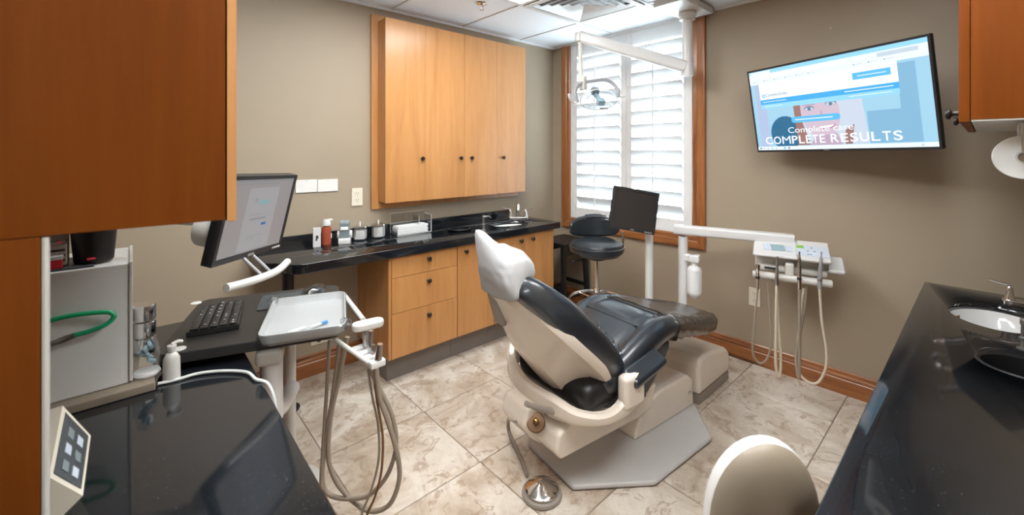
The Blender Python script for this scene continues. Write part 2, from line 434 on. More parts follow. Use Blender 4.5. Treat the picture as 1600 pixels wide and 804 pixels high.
# sprinkler
p = onz(753, 6, ZC)
s_ = thing('fire_sprinkler', 'small chrome fire sprinkler on the white ceiling', 'sprinkler', (p.x, p.y, ZC+.005))
G().lathe([(0, 0), (.038, 0), (.036, -.006), (.012, -.012), (.012, -.022), (0, -.022)]).build('escutcheon', 'chrome', s_)
G().cyl((-.012, 0, -.02), (-.006, 0, -.045), .003).cyl((.012, 0, -.02), (.006, 0, -.045), .003).lathe([(0, -.045), (.016, -.046), (.016, -.048), (0, -.048)]).build('deflector', 'steel', s_)

# baseboards
def base_profile(th=.018, h=.135): return [(0, 0), (th, 0), (th, h*.62), (th*.8, h*.66), (th*.95, h*.70), (th*.95, h*.78), (th*.6, h*.86), (th*.5, h*.95), (th*.2, h), (0, h)]
bp = base_profile()
struct(G().prism([(YA-a, b) for a, b in bp], 'x', -.42, 1.215).build('baseboard_left', 'alder_x', smooth=True, ang=25))
g = G().prism([(XB-a, b) for a, b in bp], 'y', -.30, YA-.02)
struct(g.build('baseboard_right', 'alder_y', ang=25))
g = G().prism([(YA-a, b) for a, b in bp], 'x', 2.66, XB-.02)
struct(g.build('baseboard_corner', 'alder_x', ang=25))

# ------------------------------------------------------------------ window with plantation shutters
win = empty_struct('window_1', (XB, (WY0+WY1)/2, WZ0))
def wpart(name, lo, hi, m, parent=win, bev=0):
    o = win.location
    return G().b2([a-b for a, b in zip(lo, o)], [a-b for a, b in zip(hi, o)], bev).build(name, m, parent, smooth=bool(bev))
def casing(name, m, axis, pts):
    # stepped profile swept straight; mitred by scaling the end points
    g = G(); g.loft(pts); return g.build(name, m, win, ang=20)
prof = [(0, .0), (0, .012), (.012, .020), (.026, .017), (.040, .017), (.050, .024), (.066, .026), (.080, .030), (.094, .030), (.100, .026), (.100, 0)]   # (out from opening, thickness)
o = win.location
def jamb(sgn, yedge):
    rings = []
    for zz, mit in ((WZ0, -1), (ZC-.012, 0)):
        rings.append([(-t, yedge+sgn*d-o.y, (zz+(mit*d))-o.z) for d, t in prof])
    return casing('casing', 'alder_z', 'z', rings)
jamb(-1, WY0); jamb(1, WY1)
rings = []
for yy, s in ((WY0, -1), (WY1, 1)): rings.append([(-t, yy+s*d-o.y, -d) for d, t in prof])
casing('casing', 'alder_y', 'y', rings)
# white jamb liner
for lo, hi in (((XB-.004, WY0, WZ0), (XB+.14, WY0+.02, ZC)), ((XB-.004, WY1-.02, WZ0), (XB+.14, WY1, ZC)), ((XB-.004, WY0+.02, WZ0), (XB+.14, WY1-.02, WZ0+.02)), ((XB-.004, WY0+.02, ZC-.02), (XB+.14, WY1-.02, ZC))):
    wpart('frame', lo, hi, 'frame_w')
wpart('pane', (XB+.115, WY0+.02, WZ0+.02), (XB+.119, WY1-.02, ZC-.02), 'glass')
def shutter(ya, yb, sill=WZ0+.022, top=ZC-.022):
    st = .052; rail_b, rail_t = .075, .11
    so = bpy.data.objects.new('shutter_panel', None); COL.objects.link(so); so.parent = win; so.location = (0, (ya+yb)/2-o.y, sill-o.z)
    w = (yb-ya)/2; h = top-sill
    G().b2((.0, -w, 0), (.030, -w+st, h), .003).build('stile', 'frame_w', so)
    G().b2((.0, w-st, 0), (.030, w, h), .003).build('stile', 'frame_w', so)
    G().b2((.002, -w+st, 0), (.028, w-st, rail_b), .003).build('rail', 'frame_w', so)
    G().b2((.002, -w+st, h-rail_t), (.028, w-st, h), .003).build('rail', 'frame_w', so)
    n = 13; lz0, lz1 = rail_b+.01, h-rail_t-.01; pitch = (lz1-lz0)/n
    L = 2*(w-st)-.006; tilt = RAD(54)
    sec = [(.056*math.cos(2*PI*k/14), .0055*math.sin(2*PI*k/14)) for k in range(14)]
    lm = G().prism([(a, b) for a, b in sec], 'y', -L/2, L/2).mesh('louver', 'shutter', True, 50)
    for k in range(n):
        inst(lm, 'louver', (.015, 0, lz0+(k+.5)*pitch), so, (0, tilt, 0))
    G().cyl((-.052, 0, lz0+.02), (-.052, 0, lz1-.05), .006, seg=10).build('tilt_rod', 'frame_w', so)
ym = 2.06
shutter(WY0+.022, ym-.001); shutter(ym+.001, WY1-.022)

# ================================================================== CABINETS ON THE LEFT WALL
def knob(parent, loc, ydir=-1, r=.016, m='bronze', axis='y'):
    rot = {'y': Matrix.Rotation(PI/2, 3, 'X') if ydir < 0 else Matrix.Rotation(-PI/2, 3, 'X'), 'x': Matrix.Rotation(PI/2, 3, 'Y')}[axis]
    g = G().lathe([(0, 0), (r*.55, 0), (r*.42, r*.5), (r*.5, r*.9), (r*.95, r*1.15), (r, r*1.4), (r*.8, r*1.7), (0, r*1.8)], seg=16, rot=rot)
    k = g.build('knob', m, parent); k.location = loc; return k
UY = 2.767
UX0, UX1, UZ0, UZ1 = 1.31, 2.645, 1.079, 2.366
up = thing('wall_cabinet', 'wide honey maple wall cabinet with four doors above the black counter', 'cabinet', ((UX0+UX1)/2, UY, UZ0))
def rel(o, lo, hi): return [a-b for a, b in zip(lo, o.location)], [a-b for a, b in zip(hi, o.location)]
def bpart(par, name, lo, hi, m, bev=0):
    a, b = rel(par, lo, hi); return G().b2(a, b, bev).build(name, m, par, smooth=bool(bev))
bpart(up, 'backing_panel', (1.262, YA-.022, 1.03), (2.66, YA-.001, 2.405), 'maple', .002)
bpart(up, 'body', (UX0, UY+.02, UZ0+.006), (UX1, YA-.022, UZ1-.006), 'maple')
ed = [UX0, 1.625, 1.977, 2.313, UX1]
for k in range(4):
    d = bpart(up, 'door', (ed[k]+(.0012 if k==2 else .0004), UY, UZ0), (ed[k+1]-(.0012 if k==1 else .0004), UY+.0195, UZ1), 'maple', .0015)
    kx = ed[k+1]-.035 if k < 2 else ed[k]+.062
    if k == 0: kx = 1.593
    if k == 1: kx = 1.934
    knob(d, (kx-up.location.x, 0, 1.386-UZ0))

CZ = .847; CF = 2.39; CT = .052                   # counter top height, front edge, thickness
DF = 2.42
# drawer unit
du = thing('drawer_cabinet', 'maple base cabinet with three drawers beside the open knee space', 'cabinet', (1.43, 2.66, 0))
bpart(du, 'body', (1.172, DF+.02, .165), (1.668, YA-.001, CZ-CT-.001), 'maple')
bpart(du, 'face_frame', (1.168, DF+.004, .165), (1.186, DF+.02, CZ-CT-.001), 'maple', .002)
bpart(du, 'toe_kick', (1.195, 2.506, .0), (1.668, 2.53, .165), 'toe')
bpart(du, 'side_plinth', (1.195, 2.53, .0), (1.215, YA-.02, .165), 'toe')
zs = [CZ-CT-.008, .660, .442, .166]
for k in range(3):
    d = bpart(du, 'drawer', (1.188, DF, zs[k+1]+.0012), (1.666, DF+.0195, zs[k]-.0012), 'maple', .0015)
    knob(d, (1.44-1.43, DF-2.66, [.745, .603, .383][k]))
def door_cab(name, label, x0, x1, doors):
    c = thing(name, label, 'cabinet', ((x0+x1)/2, 2.66, 0))
    for nm, lo_, hi_ in (('side_panel', (x0, DF+.02, .165), (x0+.018, YA-.001, CZ-CT-.001)), ('side_panel', (x1-.018, DF+.02, .165), (x1, YA-.001, CZ-CT-.001)), ('bottom_panel', (x0+.018, DF+.02, .165), (x1-.018, YA-.001, .183)), ('back_panel', (x0+.018, YA-.014, .183), (x1-.018, YA-.001, CZ-CT-.001)), ('top_rail', (x0+.018, DF+.02, CZ-CT-.03), (x1-.018, DF+.05, CZ-CT-.001))):
        bpart(c, nm, lo_, hi_, 'maple')
    bpart(c, 'toe_kick', (x0, 2.506, 0), (x1-(.01 if x1 > 2.6 else 0), 2.53, .165), 'toe')
    for a, b, kx in doors:
        d = bpart(c, 'door', (a+.0012, DF, .166), (b-.0012, DF+.0195, CZ-CT-.008), 'maple', .0015)
        knob(d, (kx-c.location.x, DF-2.66, .745))
    return c
door_cab('base_cabinet', 'narrow maple base cabinet with one door right of the drawers', 1.670, 1.994, [(1.671, 1.993, 1.735)])
door_cab('base_cabinet', 'maple sink base cabinet with two doors at the far end', 1.996, 2.640, [(1.997, 2.313, 2.258), (2.314, 2.639, 2.384)])

# counter with rounded left end, sink bowl and chute hole
def counter(name, label, outline, z, th, holes, par=None):
    """slab with oval holes cut by a boolean"""
    g = G().prism(outline, 'z', z-th, z, .004, 2)
    o_ = g.build(name, 'granite', par, ang=50)
    for cx, cy, a, b in holes:
        cu = G().lathe([(0, z-.2), (1, z-.2), (1, z+.2), (0, z+.2)], (cx, cy, 0), 40, None, a, b).build('cutter', 'granite')
        md = o_.modifiers.new('hole', 'BOOLEAN'); md.operation = 'DIFFERENCE'; md.object = cu; md.solver = 'EXACT'
        bpy.context.view_layer.update()
        me = bpy.data.meshes.new_from_object(o_.evaluated_get(bpy.context.evaluated_depsgraph_get()))
        o_.modifiers.clear(); o_.data = me
        bpy.data.objects.remove(cu)
    return o_
arc = [(.60+.10-.10*math.sin(t), CF+.10-.10*math.cos(t)) for t in [PI/2*k/8 for k in range(9)]]
arc2 = [(.56+.05, YA-.03)]
outl = [(2.692, CF), (2.692, YA-.024), (.52, YA-.024), (.52, 2.62)] + [(.52+.02*k/4, 2.62-.10*k/4) for k in range(1, 4)] + arc[::-1]
SINK_A = (2.315, 2.625, .175, .115); HOLE_A = (1.875, 2.69, .085, .075)
ct = counter('countertop', 'black granite counter under the wall cabinet with rounded open end', outl, CZ, CT, [SINK_A, HOLE_A])
tag(ct, 'glossy black granite counter with a rounded end below the wall cabinet', 'counter')
bs_ = G().b2((.52, YA-.022, CZ-.02), (2.56, YA-.001, .912), .002).build('backsplash', 'granite', ct)
def bowl(par, S_, z, depth):
    cx, cy, a, b = S_
    pr = [(1.03, z-.030), (1.0, z-.030), (.97, z-.05), (.86, z-depth*.75), (.6, z-depth), (.12, z-depth-.004), (.10, z-depth-.012), (0, z-depth-.012)]
    g = G().lathe(pr, (cx, cy, 0), 40, None, a, b); return g.build('sink_basin', 'ceramic', par)
sk = bowl(None, SINK_A, CZ, .13); tag(sk, 'white oval sink basin set in the counter below the wall cabinet', 'sink')
# chute ring with a dark well
def chute(S_, z, label):
    cx, cy, a, b = S_
    t = thing('waste_chute', label, 'chute', (cx, cy, z))
    G().lathe([(1.0, -.001), (1.07, .002), (1.02, .006), (.95, .003), (.93, -.04), (.93, -.14)], seg=36, sx=a, sy=b).build('ring', 'black', t)
    G().lathe([(.93, -.14), (0, -.14)], seg=36, sx=a, sy=b).build('well', 'dark', t)
chute(HOLE_A, CZ, 'black oval waste chute in the counter left of the soap dispenser')
# leg under the open end
lg = thing('counter_leg', 'black round leg holding up the rounded counter end', 'leg', (.655, 2.60, 0))
G().cyl((0, 0, .012), (0, 0, CZ-CT-.011), .030).build('post', 'black', lg); G().lathe([(0, 0), (.06, 0), (.06, .008), (.035, .014), (0, .014)]).build('foot', 'black', lg)
G().lathe([(0, CZ-CT), (.06, CZ-CT), (.06, CZ-CT-.008), (0, CZ-CT-.012)]).build('mount_plate', 'black', lg)

# faucets
def faucet(label, loc, rz, m='chrome', s=1.0):
    t = thing('faucet', label, 'faucet', loc, rz)
    g = G().prism([(a*s, b*s) for a, b in rrect(.16, .05, .024, 5)], 'z', 0, .022*s, .005); g.build('base', m, t)
    sp = [(0, 0, .02), (0, 0, .06), (0, -.005, .10), (0, -.035, .130), (0, -.075, .120), (0, -.092, .085)]
    g = G().tube([Vector(p)*s for p in sp], [.015*s]*2+[.0135*s]*2+[.0115*s]*3, 14, 6); g.build('spout', m, t)
    for sx in (-1, 1):
        hd = G().lathe([(0, .02), (.020, .02), (.016, .04), (.011, .065), (.012, .075), (.006, .085), (0, .086)], (sx*.058*s, 0, 0), 18)
        hd.tube([(sx*.055*s, 0, .078*s), (sx*.08*s, .002, .082*s), (sx*.115*s, .004, .090*s)], [.0055*s, .005*s, .0045*s], 8, 4)
        hd.build('handle', m, t)
    return t
faucet('chrome two-handled faucet behind the far oval sink', (2.505, 2.715, CZ), RAD(-42), s=1.12)
def soap(label, loc, rz):
    t = thing('soap_dispenser', label, 'dispenser', loc, rz)
    G().lathe([(0, 0), (.018, 0), (.018, .004), (.010, .008), (.008, .03), (.013, .034), (.013, .042), (.008, .046), (.007, .085), (.010, .088), (.010, .104), (.006, .108), (0, .108)], seg=18).build('pump', 'steel', t)
    G().tube([(0, 0, .099), (.03, 0, .101), (.052, 0, .098), (.062, 0, .086)], [.0055, .005, .0045, .004], 8, 4).build('nozzle', 'steel', t)
soap('brushed steel soap dispenser pump beside the far oval sink', (1.98, 2.53, CZ), RAD(-20))

# ================================================================== THINGS ON THE LEFT-WALL COUNTER
z = CZ
t = thing('dispenser_box', 'small white box with a black mark at the left of the counter items', 'box', (.862, 2.775, z), RAD(-12))
bx_ = G().b2((-.022, -.018, 0), (.022, .018, .118), .003).build('carton', 'white', t)
G().lathe([(0, 0), (.008, 0), (.008, .0006), (0, .0006)], (0, 0, 0), 14, Matrix.Rotation(PI/2, 3, 'X'), 1, 1.5).build('printed_mark', 'dark', t).location = (0, -.0182, .062)
G().box((-.004, -.0186, .046), (.009, .0008, .012)).build('printed_mark', 'dark', t)
t = thing('pump_bottle', 'red brown bottle with white flip cap behind the small white box', 'bottle', (.932, 2.812, z))
G().lathe([(0, 0), (.027, 0), (.029, .004), (.029, .098), (.026, .108), (.014, .114), (.014, .122), (0, .122)], seg=24).build('bottle_body', 'red', t)
G().lathe([(0, .120), (.025, .120), (.026, .124), (.024, .150), (.018, .158), (0, .159)], seg=24).tube([(0, 0, .150), (.018, -.01, .157), (.032, -.018, .152)], .006, 8, 4).build('cap', 'white', t)
G().box((.022, -.019, .055), (.010, .002, .03), rot=None).build('sticker', 'paper', t)
t = thing('tape_dispenser', 'grey and white countertop dispenser between bottle and cotton jars', 'dispenser', (1.035, 2.775, z), RAD(-25))
G().prism([(-.045, .0), (.05, 0), (.05, .012), (.032, .032), (-.035, .036), (-.045, .03)], 'x', -.036, .036, .004).build('base', 'white', t)
G().prism([(-.030, .034), (.026, .030), (.030, .075), (.022, .125), (-.012, .150), (-.034, .135)], 'x', -.030, .030, .006).build('housing', 'slate', t)
G().box((0, -.030, .108), (.046, .006, .042), .002, rot=Matrix.Rotation(RAD(-18), 3, 'X')).build('label_plate', 'white', t)
for sx in (-1, 1):
    G().cyl((sx*.030, 0, .055), (sx*.045, 0, .055), .026, seg=18, bev=.003).build('side_knob', 'white', t)
def cotton_jar(label, loc, fill, wob):
    t = thing('cotton_jar', label, 'jar', loc, 0, 'cotton jars on the counter')
    r = .047
    G().lathe([(0, .002), (r-.003, .002), (r, .008), (r, .086), (r-.003, .086), (r-.003, .010), (0, .006)], seg=30).build('glass_body', 'jar', t)
    g = G(); pr = [(0, .009), (r-.006, .009), (r-.004, .02), (r-.004, fill-.01), (r-.010, fill), (r*.5, fill+.005), (0, fill+.004)]
    g.lathe(pr, seg=30).jitter(wob).build('cotton', 'cotton', t)
    lid = G().lathe([(0, .098), (r*.7, .098), (r*1.0, .094), (r*1.02, .086), (r*.98, .083), (0, .084)], seg=30).build('lid', 'chrome', t)
    G().cyl((0, 0, .097), (0, 0, .122), .006, .005, 12, .001).build('lid_knob', 'white', lid)
    return t
cotton_jar('glass jar of loose cotton balls with chrome lid, left of the pair', (1.145, 2.800, z), .068, .0022)
cotton_jar('glass jar packed with cotton rolls and chrome lid, right of the pair', (1.272, 2.795, z), .080, .0014)
t = thing('tissue_holder', 'clear acrylic holder with a stack of white paper on the counter', 'holder', (1.525, 2.80, z), RAD(-2))
g = G(); a, b = .135, .055
g.b2((-a, -b, .001), (a, b, .004)); g.b2((-a, b-.003, .004), (a, b, .145)); g.b2((-a, -b, .004), (-a+.003, b-.003, .025)); g.b2((a-.003, -b, .004), (a, b-.003, .125)); g.b2((.035, -b+.004, .062), (.038, b-.003, .125))
g.build('acrylic_tray', 'acrylic', t, smooth=False)
g = G()
g.b2((-a, b-.0032, .145), (a, b+.0002, .1464)); g.b2((a-.0032, -b, .125), (a+.0002, b-.003, .1264)); g.b2((a-.0032, -b-.0012, .004), (a+.0002, -b, .1264)); g.b2((.0348, -b+.003, .062), (.0382, -b+.0042, .125)); g.b2((-a, -b-.0012, .001), (a, -b, .004)); g.b2((-a-.0012, b-.0032, .004), (-a, b, .146))
g.build('edge_glint', 'paper', t, smooth=False)  # white strips imitate the light caught in the acrylic edges
pm = G().box((0, 0, 0), (.235, .09, .0058)).mesh('sheet', 'paper', False)
for k in range(9): inst(pm, 'paper_fold', (-.008+random.uniform(-.003, .003), -.003+random.uniform(-.002, .002), .0075+k*.0061), t, (0, random.uniform(-.01, .01) if k > 6 else 0, random.uniform(-.02, .02)))

# wall plates and outlets
def plate(name, label, c, w, h, m, axis, kind):
    t = thing(name, label, 'wall plate' if kind == 'blank' else 'outlet', c, 0 if axis == 'y' else -PI/2)
    G().box((0, -.004, 0), (w, .0075, h), .002).build('cover_plate', m, t)
    if kind == 'duplex':
        for dz in (-.023, .023):
            s = G().prism(rrect(.034, .030, .010), 'y', -.0105, -.0070).build('socket', m, t); s.location = (0, 0, dz)
            for sx in (-.0065, .0065): G().box((sx, -.0107, .004), (.0022, .0012, .009)).build('slot', 'dark', s, smooth=False)
            G().cyl((0, -.0112, -.007), (0, -.0100, -.007), .0026, seg=10).build('slot', 'dark', s, smooth=False)
    G().cyl((0, -.0090, 0 if kind == 'duplex' else h*.38), (0, -.0075, 0 if kind == 'duplex' else h*.38), .003, seg=10).build('screw', 'steel', t)
    return t
plate('blank_plate', 'left one of two blank white wall plates beside the monitor', (.838, YA-.001, 1.217), .128, .080, 'plate', 'y', 'blank')
plate('blank_plate', 'right one of two blank white wall plates beside the monitor', (.970, YA-.001, 1.215), .128, .080, 'plate', 'y', 'blank')
plate('wall_outlet', 'cream duplex outlet left of the maple wall cabinet', (1.166, YA-.001, 1.125), .076, .122, 'cream', 'y', 'duplex')
plate('wall_outlet', 'cream duplex outlet below the hanging instrument unit', (XB-.001, 1.05, .452), .072, .122, 'cream', 'x', 'duplex')
lo = plate('wall_outlet', 'cream outlet plate low on the wall behind the instrument tray', (.93, YA-.001, .225), .13, .076, 'cream', 'y', 'blank')
G().cyl((-.022, -.03, 0), (-.022, -.008, 0), .016, seg=14).cyl((.04, -.012, 0), (.04, -.008, 0), .011, seg=14).build('plug', 'dark', lo)

# ================================================================== DENTAL CHAIR
CH = thing('dental_chair', 'black leather dental chair with beige shell reclined in the middle of the room', 'dental chair', (1.42, 1.32, 0), RAD(-6))
def pad_rings(st, nv=26, groove=.66, gd=.013, bol=.014, ex=6):
    """st: list of (u, w, hw, thick, gscale); ring = top profile then underside"""
    rings = []
    n = len(st)
    for i, (u, w, hw, th, gs) in enumerate(st):
        a, b = st[max(i-1, 0)], st[min(i+1, n-1)]
        tx = Vector((b[0]-a[0], 0, b[1]-a[1])).normalized(); nr = Vector((-tx.z, 0, tx.x))
        if nr.z < 0: nr = -nr
        c = Vector((u, 0, w)); ring = []
        for k in range(nv):
            q = -math.cos(PI*k/(nv-1)); h = th/2*max(0, 1-abs(q)**ex)**.28
            x = abs(q)
            h += gs*(bol*math.exp(-((x-.84)/.13)**2) - gd*math.exp(-((x-groove)/.035)**2))*max(0, 1-x**8)
            ring.append(c+nr*h+Vector((0, q*hw, 0)))
        for k in range(nv-2, 0, -1):
            q = -math.cos(PI*k/(nv-1)); ring.append(c-nr*(th/2*max(0, 1-abs(q)**ex)**.28)+Vector((0, q*hw, 0)))
        rings.append(ring)
    return rings
def dense(st, sub=5):
    P = [Vector(s) if len(s) <= 3 else s for s in st]; out = []; n = len(st)
    for i in range(n-1):
        p0, p1, p2, p3 = st[max(i-1, 0)], st[i], st[i+1], st[min(i+2, n-1)]
        for k in range(sub):
            t_ = k/sub
            out.append(tuple(.5*(2*b+(c-a)*t_+(2*a-5*b+4*c-d)*t_*t_+(3*b-a-3*c+d)*t_**3) for a, b, c, d in zip(p0, p1, p2, p3)))
    out.append(tuple(st[-1])); return out
# seat and legrest
seat = [(.085, .440, .15, .05, 0), (.10, .440, .245, .10, .5), (.20, .465, .262, .115, 1), (.34, .520, .265, .12, 1), (.46, .562, .262, .115, 1), (.57, .570, .256, .10, 1), (.74, .538, .242, .085, 1), (.93, .488, .215, .075, 1), (1.09, .456, .175, .070, .8), (1.18, .438, .120, .064, .3), (1.21, .432, .05, .04, 0)]
G().loft(pad_rings(dense(seat))).build('seat_cushion', 'leather', CH, ang=80, wn=False)
_sd = dense(seat)
def seat_top(u):
    for a, b in zip(_sd, _sd[1:]):
        if a[0] <= u <= b[0]:
            k = (u-a[0])/(b[0]-a[0]); return a[1]+a[3]/2+k*((b[1]+b[3]/2)-(a[1]+a[3]/2))
for uu in (.40, .565):                               # stitched cross seams
    G().tube([(uu, v_, seat_top(uu)+.0025) for v_ in (-.165, -.08, 0, .08, .165)], .0040, 6, 4).build('seam', 'black', CH)
cov = [(s[0]+.0, s[1]-.006, s[2]+.006, s[3]+.022, s[4]*.5) for s in seat[6:-1]] + [(1.22, .430, .07, .05, 0)]
cov = [(.60, .562, .262, .118, .6)] + cov
r_ = pad_rings(dense(cov, 6), 30)
for i, ring in enumerate(r_):
    for k, p in enumerate(ring):
        e = abs(p.y)/.26
        ring[k] = p+Vector((.004*math.sin(k*1.3), .004*math.sin(i*2.3+k), .007*e*e*math.sin(i*1.9+k*.9)))
G().loft(r_, cap=True).build('legrest_cover', 'brownfilm', CH, ang=80, wn=False, label='brown tinted plastic cover over the foot end')
# dark skirt under the seat
pl = [(.10, .43), (.30, .49), (.48, .535), (.57, .53), (.575, .48), (.50, .40), (.40, .315), (.30, .275), (.18, .29), (.10, .36)]
G().prism(pl, 'y', -.236, .236, .03, 3).build('seat_shell', 'leather2', CH)
# backrest cushion
back = [(.240, .380, .15, .04, 0), (.228, .400, .235, .090, .3), (.165, .500, .258, .125, 1), (.075, .598, .262, .145, 1), (-.020, .690, .258, .150, 1), (-.115, .780, .240, .145, 1), (-.190, .850, .208, .125, .8), (-.255, .905, .158, .10, .4), (-.295, .935, .09, .06, 0)]
G().loft(pad_rings(dense(back), bol=.006, gd=.006, ex=8)).build('backrest_cushion', 'leather', CH, ang=80, wn=False)
for k_ in range(4):                                    # creases on the lower near bolster
    uu, ww = .055+.045*k_, .70-.048*k_
    G().tube([(uu-.012, -.235, ww-.028), (uu+.02, -.225, ww+.004), (uu+.045, -.19, ww+.012)], [.003, .006, .003], 6, 4).build('crease', 'leather', CH)
# beige shell behind the back
shell_st = [(.160, .425, .225, .150), (.115, .495, .252, .160), (.030, .580, .262, .150), (-.065, .668, .258, .130), (-.150, .755, .225, .098), (-.215, .825, .165, .070), (-.265, .880, .10, .045)]
ds = dense(shell_st, 4); nr = Vector((-.72, 0, -.69))
first = [1, 1, 2, 5, 4, 0, 0, 0, 0, 4, 5, 2, 1, 1]
def shell_pt(i, j):
    u, w, hw, d = ds[i]; s_i = i/(len(ds)-1); rw = .105-.045*s_i
    sec = [(-hw, -.010), (-hw*1.0, .012), (-hw*.96, .030), (-hw*.72, .052), (-rw*1.35, d*.78), (-rw, d), (-rw*.4, d*1.06)]
    v_, n_ = sec[j] if j < 7 else (-sec[13-j][0], sec[13-j][1])
    p = Vector((u, v_, w))+nr*n_
    tail = max(0, 1-i/5.0)
    if 5 <= j <= 8: p += Vector((.03*tail, 0, -.035*tail))
    return p
rings = [[shell_pt(max(i, first[j]), j) for j in range(14)] for i in range(len(ds))]
G().loft(rings).build('backrest_shell', 'beige', CH, ang=34)
# headrest bar and bagged headrest
G().prism(rrect(.075, .02, .008), 'z', -.10, .10, .003).build('headrest_bar', 'greybeige', CH).matrix_local = Matrix.Translation((-.272, .045, .800)) @ Matrix.Rotation(RAD(-16), 4, 'Y') @ Matrix.Rotation(PI/2, 4, 'Z')
hb = bmesh.new(); bmesh.ops.create_icosphere(hb, subdivisions=4, radius=1)
random.seed(5)
waves = [(Vector((random.gauss(0, 1), random.gauss(0, 1), random.gauss(0, 1))).normalized(), random.uniform(4, 9), random.uniform(0, 6)) for _ in range(9)]
Rh = Matrix.Rotation(RAD(-42), 3, 'Y')
pk = Vector((-.16, .40, .90)).normalized()
pk2 = Vector((-.70, -.55, -.45)).normalized(); pk3 = Vector((-.50, .55, -.65)).normalized()
for vtx in hb.verts:
    n_ = vtx.co.normalized()
    p = Vector([math.copysign(abs(c)**.72, c) for c in n_])
    p = Vector((p.x*.078, p.y*.132, p.z*.082))
    w_ = sum(abs(math.sin(n_.dot(d_)*f_+ph))-.6 for d_, f_, ph in waves)
    p *= 1+.022*w_
    p = Rh @ p
    for q_, amt, pw in ((pk, .115, 10), (pk2, .055, 4), (pk3, .07, 3)):
        k = max(0, n_.dot(q_)); p += q_*amt*k**pw
    vtx.co = p
g = G(); g._merge(hb, None, (-.243, 0, .955)); g.build('headrest', 'cover', CH, ang=70, wn=False, label='headrest bagged in a white fabric cover')
# yoke that carries the back
path = [(.21, -.285, .345, .495), (.14, -.285, .33, .40), (.05, -.27, .325, .372), (-.04, -.21, .33, .385), (-.08, -.12, .335, .41), (-.095, 0, .335, .41), (-.09, .10, .34, .42), (-.065, .20, .345, .44), (-.01, .275, .36, .48), (.08, .295, .37, .50), (.21, .295, .37, .50)]
pd = dense(path, 4); rings = []
for i, (u, v_, b_, t_) in enumerate(pd):
    a, c = pd[max(i-1, 0)], pd[min(i+1, len(pd)-1)]
    d_ = Vector((c[0]-a[0], c[1]-a[1], 0)).normalized(); n_ = Vector((d_.y, -d_.x, 0)); th = .022
    P_ = Vector((u, v_, 0)); ins = -n_
    q = [(-th, b_+.012), (-th*.6, b_), (th*.6, b_), (th, b_+.012), (th, t_-.012), (th*.5, t_), (-th*.5, t_), (-th, t_-.012)]
    rings.append([P_+n_*a_+Vector((0, 0, z_)) for a_, z_ in q])
G().loft(rings).build('yoke', 'beige', CH, ang=40)
G().prism([(-.09, -.10), (-.05, -.20), (.04, -.265), (.2, -.27), (.3, -.24), (.3, .24), (.2, .28), (.08, .28), (-.01, .26), (-.06, .19), (-.09, .1)], 'z', .315, .340, .004).build('yoke_floor', 'beige', CH)
G().b2((-.02, -.245, .345), (.20, .245, .475), .055, 5).build('back_motor', 'black', CH)
for sv in (-1, 1):
    G().b2((.135, sv*.292-.030, .36), (.262, sv*.292+.030, .50), .022, 3).build('hinge_cap', 'beige', CH)
G().tube([(-.235, -.12, .435), (-.17, -.12, .395), (-.09, -.125, .355), (-.03, -.13, .335)], [.011, .012, .014, .018], 10, 5).build('release_lever', 'greybeige', CH)
# armrest paddle beside the seat
ap = G().box((0, 0, 0), (.235, .090, .044), .021, 5).build('arm_pad', 'leather', CH)
ap.location = (.290, -.292, .492); ap.rotation_euler = (RAD(26), RAD(-10), RAD(2))
G().b2((.20, -.30, .36), (.30, -.24, .50), .015, 3).build('arm_bracket', 'black', CH)
# lift arm, base column, floor plate
G().prism([(-.115, .21), (-.085, .168), (.42, .155), (.52, .17), (.56, .29), (.30, .305), (-.04, .305), (-.10, .275)], 'y', -.165, .165, .016, 3).build('lift_arm', 'beige', CH)
G().prism([(-.185, .275), (-.16, .345), (-.06, .36), (.02, .30), (.02, .16), (-.075, .155), (-.13, .20)], 'y', -.035, .135, .018, 3).build('valve_block', 'beige', CH)
kn = G().lathe([(0, 0), (.038, 0), (.040, .006), (.036, .014), (.014, .016), (.012, .026), (.006, .030), (0, .030)], seg=26).build('valve_dial', 'copper', CH)
kn.location = (-.128, -.052, .283); kn.rotation_euler = (RAD(42), 0, RAD(-42))
G().lathe([(0, .024), (.013, .024), (.012, .036), (.006, .040), (0, .040)], seg=16).build('dial_centre', 'brass', kn)
G().cyl((-.085, -.037, .262), (-.085, -.052, .262), .009, seg=12, bev=.002).build('button', 'brass', CH)
G().prism([(.43, .024), (.435, .06), (.455, .10), (.485, .137), (.54, .178), (.60, .198), (.66, .206), (.89, .206), (.935, .175), (.945, .024)], 'y', -.132, .132, .014, 3).build('base_column', 'beige', CH)
bd_ = G().lathe([(0, 0), (.014, 0), (.013, .003), (0, .003)], seg=20, sx=1.0, sy=.55).build('badge', 'steel', CH); bd_.location = (.90, -.1325, .11); bd_.rotation_euler = (PI/2, 0, 0)
pp = [(.0, .165), (-.012, -.155), (.295, -.345), (.765, -.335), (.95, -.139), (.95, .139), (.765, .335), (.295, .345)]
G().prism(pp, 'z', .003, .026, .010, 3).build('floor_plate', 'plategrey', CH)

